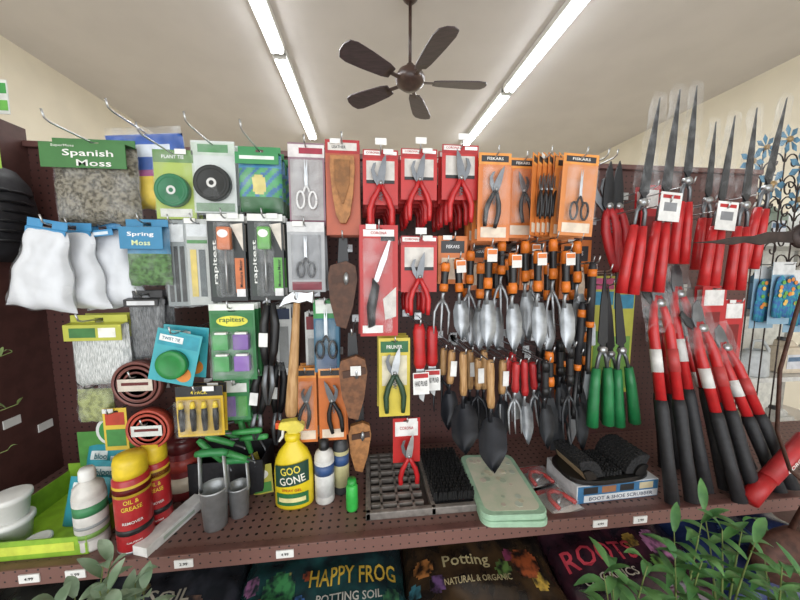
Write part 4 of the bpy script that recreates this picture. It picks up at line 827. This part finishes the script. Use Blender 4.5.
for i,(u,v,y,s) in enumerate(((66,576,.54,5),(122,570,.54,9))):
    tp=P(u,v,y); potted('potted_herb','grey-green leafy herb in black nursery pot',(tp.x,y,.4455),rnd(tp.z-.4455,9,.07,s),.07,.024,LEAFG,.05,13,.45,s)
tp=P(-150,400,.70)
ends=[P(12,352,.76),P(18,404,.74),P(8,450,.72)]
potted('climbing_plant','thin wispy climbing plant with small leaves beside the shelf',(tp.x,.68,0),[(e.x-tp.x,e.y-.68,e.z) for e in ends],.034,.009,M('6a8044',.6),.08,18,.7,8,.2,6)
random.seed(3)
# ================================================================ RIGHT SIDE DECOR
RUST=M('5a382c',.6,.4,.3,.3,40.); DK=M('40322e',.5,.4,.3,.2,30.)
HY=.74
hp=P(798,236,HY)
t=thing('metal_bird_stake','rusty metal garden heron with long beak on curved neck','garden ornament',(hp.x,HY,0))
bz=hp.z
b=B(); b.blob((0.012,0,bz),(.036,.014,.034),DK); b.disc(-.0,bz+.006,.012,.012,-.018,M('8fa8b0'),14,.004); b.disc(0,bz+.006,.005,.005,-.019,BLACK,10,.002); b.done('head',t)
bl=P(690,243,HY); L_=hp.x-bl.x
up_=[(0,.018),(-.12,.014),(-.3,.016),(-.42,.008),(-.6,.009),(-.75,.003),(-1,-.0)]
lo_=[(-.8,-.004),(-.62,-.012),(-.5,-.008),(-.35,-.018),(-.2,-.012),(0,-.02)]
b=B(); b.prism([(x*L_,bz+(bl.z-bz)*-x+z) for x,z in up_+lo_],-.003,.003,DK,.0008); b.done('beak',t)
def rel(u,v): q=P(u,v,HY); return (q.x-hp.x,0,q.z)
b=B(); b.tube([(.02,0,bz-.01),rel(812,265),rel(797,310),rel(780,370),rel(777,430),rel(790,470),rel(812,490),(.06,0,.6)],[.008,.006,.0048,.0048,.0048,.0048,.006,.01],RUST,8); b.done('neck',t)
b=B(); b.blob((.1,0,.62),(.12,.05,.09),RUST,12,.1); b.done('body',t)
for q_ in(-1,1):
    b=B(); b.tube([(.1+q_*.02,-.06,.55),(.1+q_*.03,-.09,0.3),(.1+q_*.03,-.09,0.0)],.005,RUST,6); b.box((.1+q_*.03,-.11,.004),(.03,.07,.006),RUST); b.done('leg',t)
BF=M('5a8fb0',.5,.2,.3,.2,30.)
for i,(u,v,y,rr) in enumerate(((770,185,1.3,.085),(787,140,1.34,.07),(800,168,1.28,.08),(750,162,1.3,.07),(764,148,1.32,.06),(796,200,1.32,.07))):
    p=P(u,v,y); t=thing('metal_flower_stake','blue painted metal flower on wire scroll stake','garden ornament',(p.x,y,0),group='metal flower stakes')
    b=B()
    for k in range(7):
        a=k*2*math.pi/7; b.prism([(0+rr*.15*math.cos(a),p.z+rr*.15*math.sin(a)),(rr*.7*math.cos(a-.3),p.z+rr*.7*math.sin(a-.3)),(rr*math.cos(a),p.z+rr*math.sin(a)),(rr*.7*math.cos(a+.3),p.z+rr*.7*math.sin(a+.3))],-.006-.001*k,-.005-.001*k,BF)
    b.done('petals',t)
    b=B(); b.lathe([(0,-.02),(rr*.2,-.016),(rr*.2,-.005)],M('a88a5a',.4,.3),(0,0,p.z),12,'Y'); b.done('flower_centre',t)
    b=B(); b.tube([(0,0,0),(0,0,p.z)],.003,DK,6)
    for q_ in(-1,1):
        for z_ in(.1,.2,.3): b.tube([(q_*(.05-.045*math.cos(s_*.5)*math.exp(-s_*.12)),0,p.z-z_+.05*math.sin(s_*.5)*math.exp(-s_*.1)) for s_ in range(14)],.0032,DK,5)
    b.done('wire_stem',t)
SX=X1+.55
zj=P(752,376,1.42).z
t=thing('wire_shelf_rack','pale metal shelf rack beside the gondola','shelving',(SX,1.56,0))
LV=[zj-.4,zj,zj+.36,zj+.72]
for z in LV:
    b=B(); b.box((0,0,z-.012),(.98,.36,.024),M('dedcd6',.4)); b.done('shelf_board',t)
for x in(-.49,.49):
    for y in(-.18,.18): b=B(); b.box((x,y,.95),(.025,.025,1.9),M('b8b6b0',.4,.2)); b.done('upright',t)
b=B(); b.box((0,.19,.95),(.98,.005,1.8),M('eceae0',.7)); b.done('back_panel',t)
def jug(x,y,z,m,lab,h=.2):
    t=thing('plastic_jug',lab,'jug',(x,y,z+.0008),group='jugs on the rack'); b=B(); b.box((0,0,h*.38),(.13,.08,h*.76),m,.018); b.prism([(-.05,h*.74),(.04,h*.74),(-.015,h*.93),(-.04,h*.93)],-.03,.03,m,.006); b.done('jug_body',t)
    b=B(); b.tube([(-.01,0,h*.85),(.035,0,h*.86),(.055,0,h*.78),(.055,0,h*.6)],.009,m,8); b.done('handle',t)
    b=B(); b.lathe([(.02,h*.92),(.022,h*.93),(.02,h),(0,h)],M('3a3a3c'),(-.028,0,0),14); b.done('cap',t)
    b=B(); b.box((0,-.0415,h*.35),(.09,.001,h*.4),M('d8dae0')); b.box((0,-.0422,h*.42),(.08,.001,h*.12),M('5a7a9a')); b.done('label',t)
for l,cols in enumerate((('e8e8e4','c8b89a','e4e4de'),(None,None,'d8c8b0','e8e6da'),('f0f0ec','5a8ab0','d8dce0','c87a5a'),('e8e0d0','8a9a8a','f0f0ec'))):
    for i,c in enumerate(cols):
        if c: jug(SX-.36+.2*i,1.46,LV[l],M(c,.4),'pale plastic jug with printed label and dark cap',.2)
wx=P(752,350,1.44).x; WC=M('c4c8c8',.4)
t=thing('watering_can','pale grey plastic watering can on the rack shelf','watering can',(wx+.02,1.44,zj+.0008))
b=B(); b.lathe([(0,0),(.07,0),(.072,.01),(.066,.12),(.05,.14),(.046,.14),(.05,.125),(0,.12)],WC,(0,0,0),24,'Z',True,.75); b.done('can_body',t)
b=B(); b.tube([(-.05,0,.03),(-.1,0,.08),(-.13,0,.15)],[.014,.011,.009],WC,10); b.lathe([(.009,0),(.024,.014),(.0,.018)],WC,(-.134,0,.15),14); b.done('spout',t)
b=B(); b.tube([(-.03,0,.135),(-.02,0,.19),(.04,0,.19),(.085,0,.14),(.08,0,.06),(.06,0,.03)],.0085,WC,8); b.done('handle',t)
GT=M('2f98a8',.8,0,.2,.3,60.,0,None,'3a6ab0')
for bx,gy in(((752,266,776,328),1.30),((770,262,792,324),1.26),((786,270,810,332),1.30)):
    t=pack(bx,gy,'garden_gloves','pair of blue patterned garden gloves with small header card','gloves','8ab0c8',[(0,0,1,.2,'e0e2e2')],[],None,None,1,hk=False)
    cx_,zt_,w_,h=box3(bx,gy); b=B()
    for sx in(-.22,.24):
        sx*=w_; k_=w_/.11
        b.blob((sx,-.014,-h*.45),(.027*k_,.01,h*.24),GT,10)
        for k in range(4): b.tube([(sx+(-.018+.012*k)*k_,-.014,-h*.55),(sx+(-.021+.014*k)*k_,-.014,-h*(.9-.02*abs(k-1.5)))],[.0085*k_,.0065*k_],GT,8)
        b.tube([(sx+.02*k_,-.014,-h*.42),(sx+.036*k_,-.014,-h*.62)],[.009*k_,.006*k_],GT,8)
        for q in range(9): b.disc(sx+random.uniform(-.02,.02)*k_,-h*random.uniform(.26,.66),.01,.01,-.0255-.0003*q,M(random.choice(('e88a3a','6ab04a','f0c05a'))),7)
    b.done('glove_pair',t)
    h_=thing('peg_hook','chrome wire hook holding gloves','hook',(cx_,1.375,zt_-.0115),group='glove hooks'); b=B(); b.tube([(0,0,0),(0,gy-1.405,0),(0,gy-1.415,.01)],.003,WIRE,6); b.done('wire',h_)
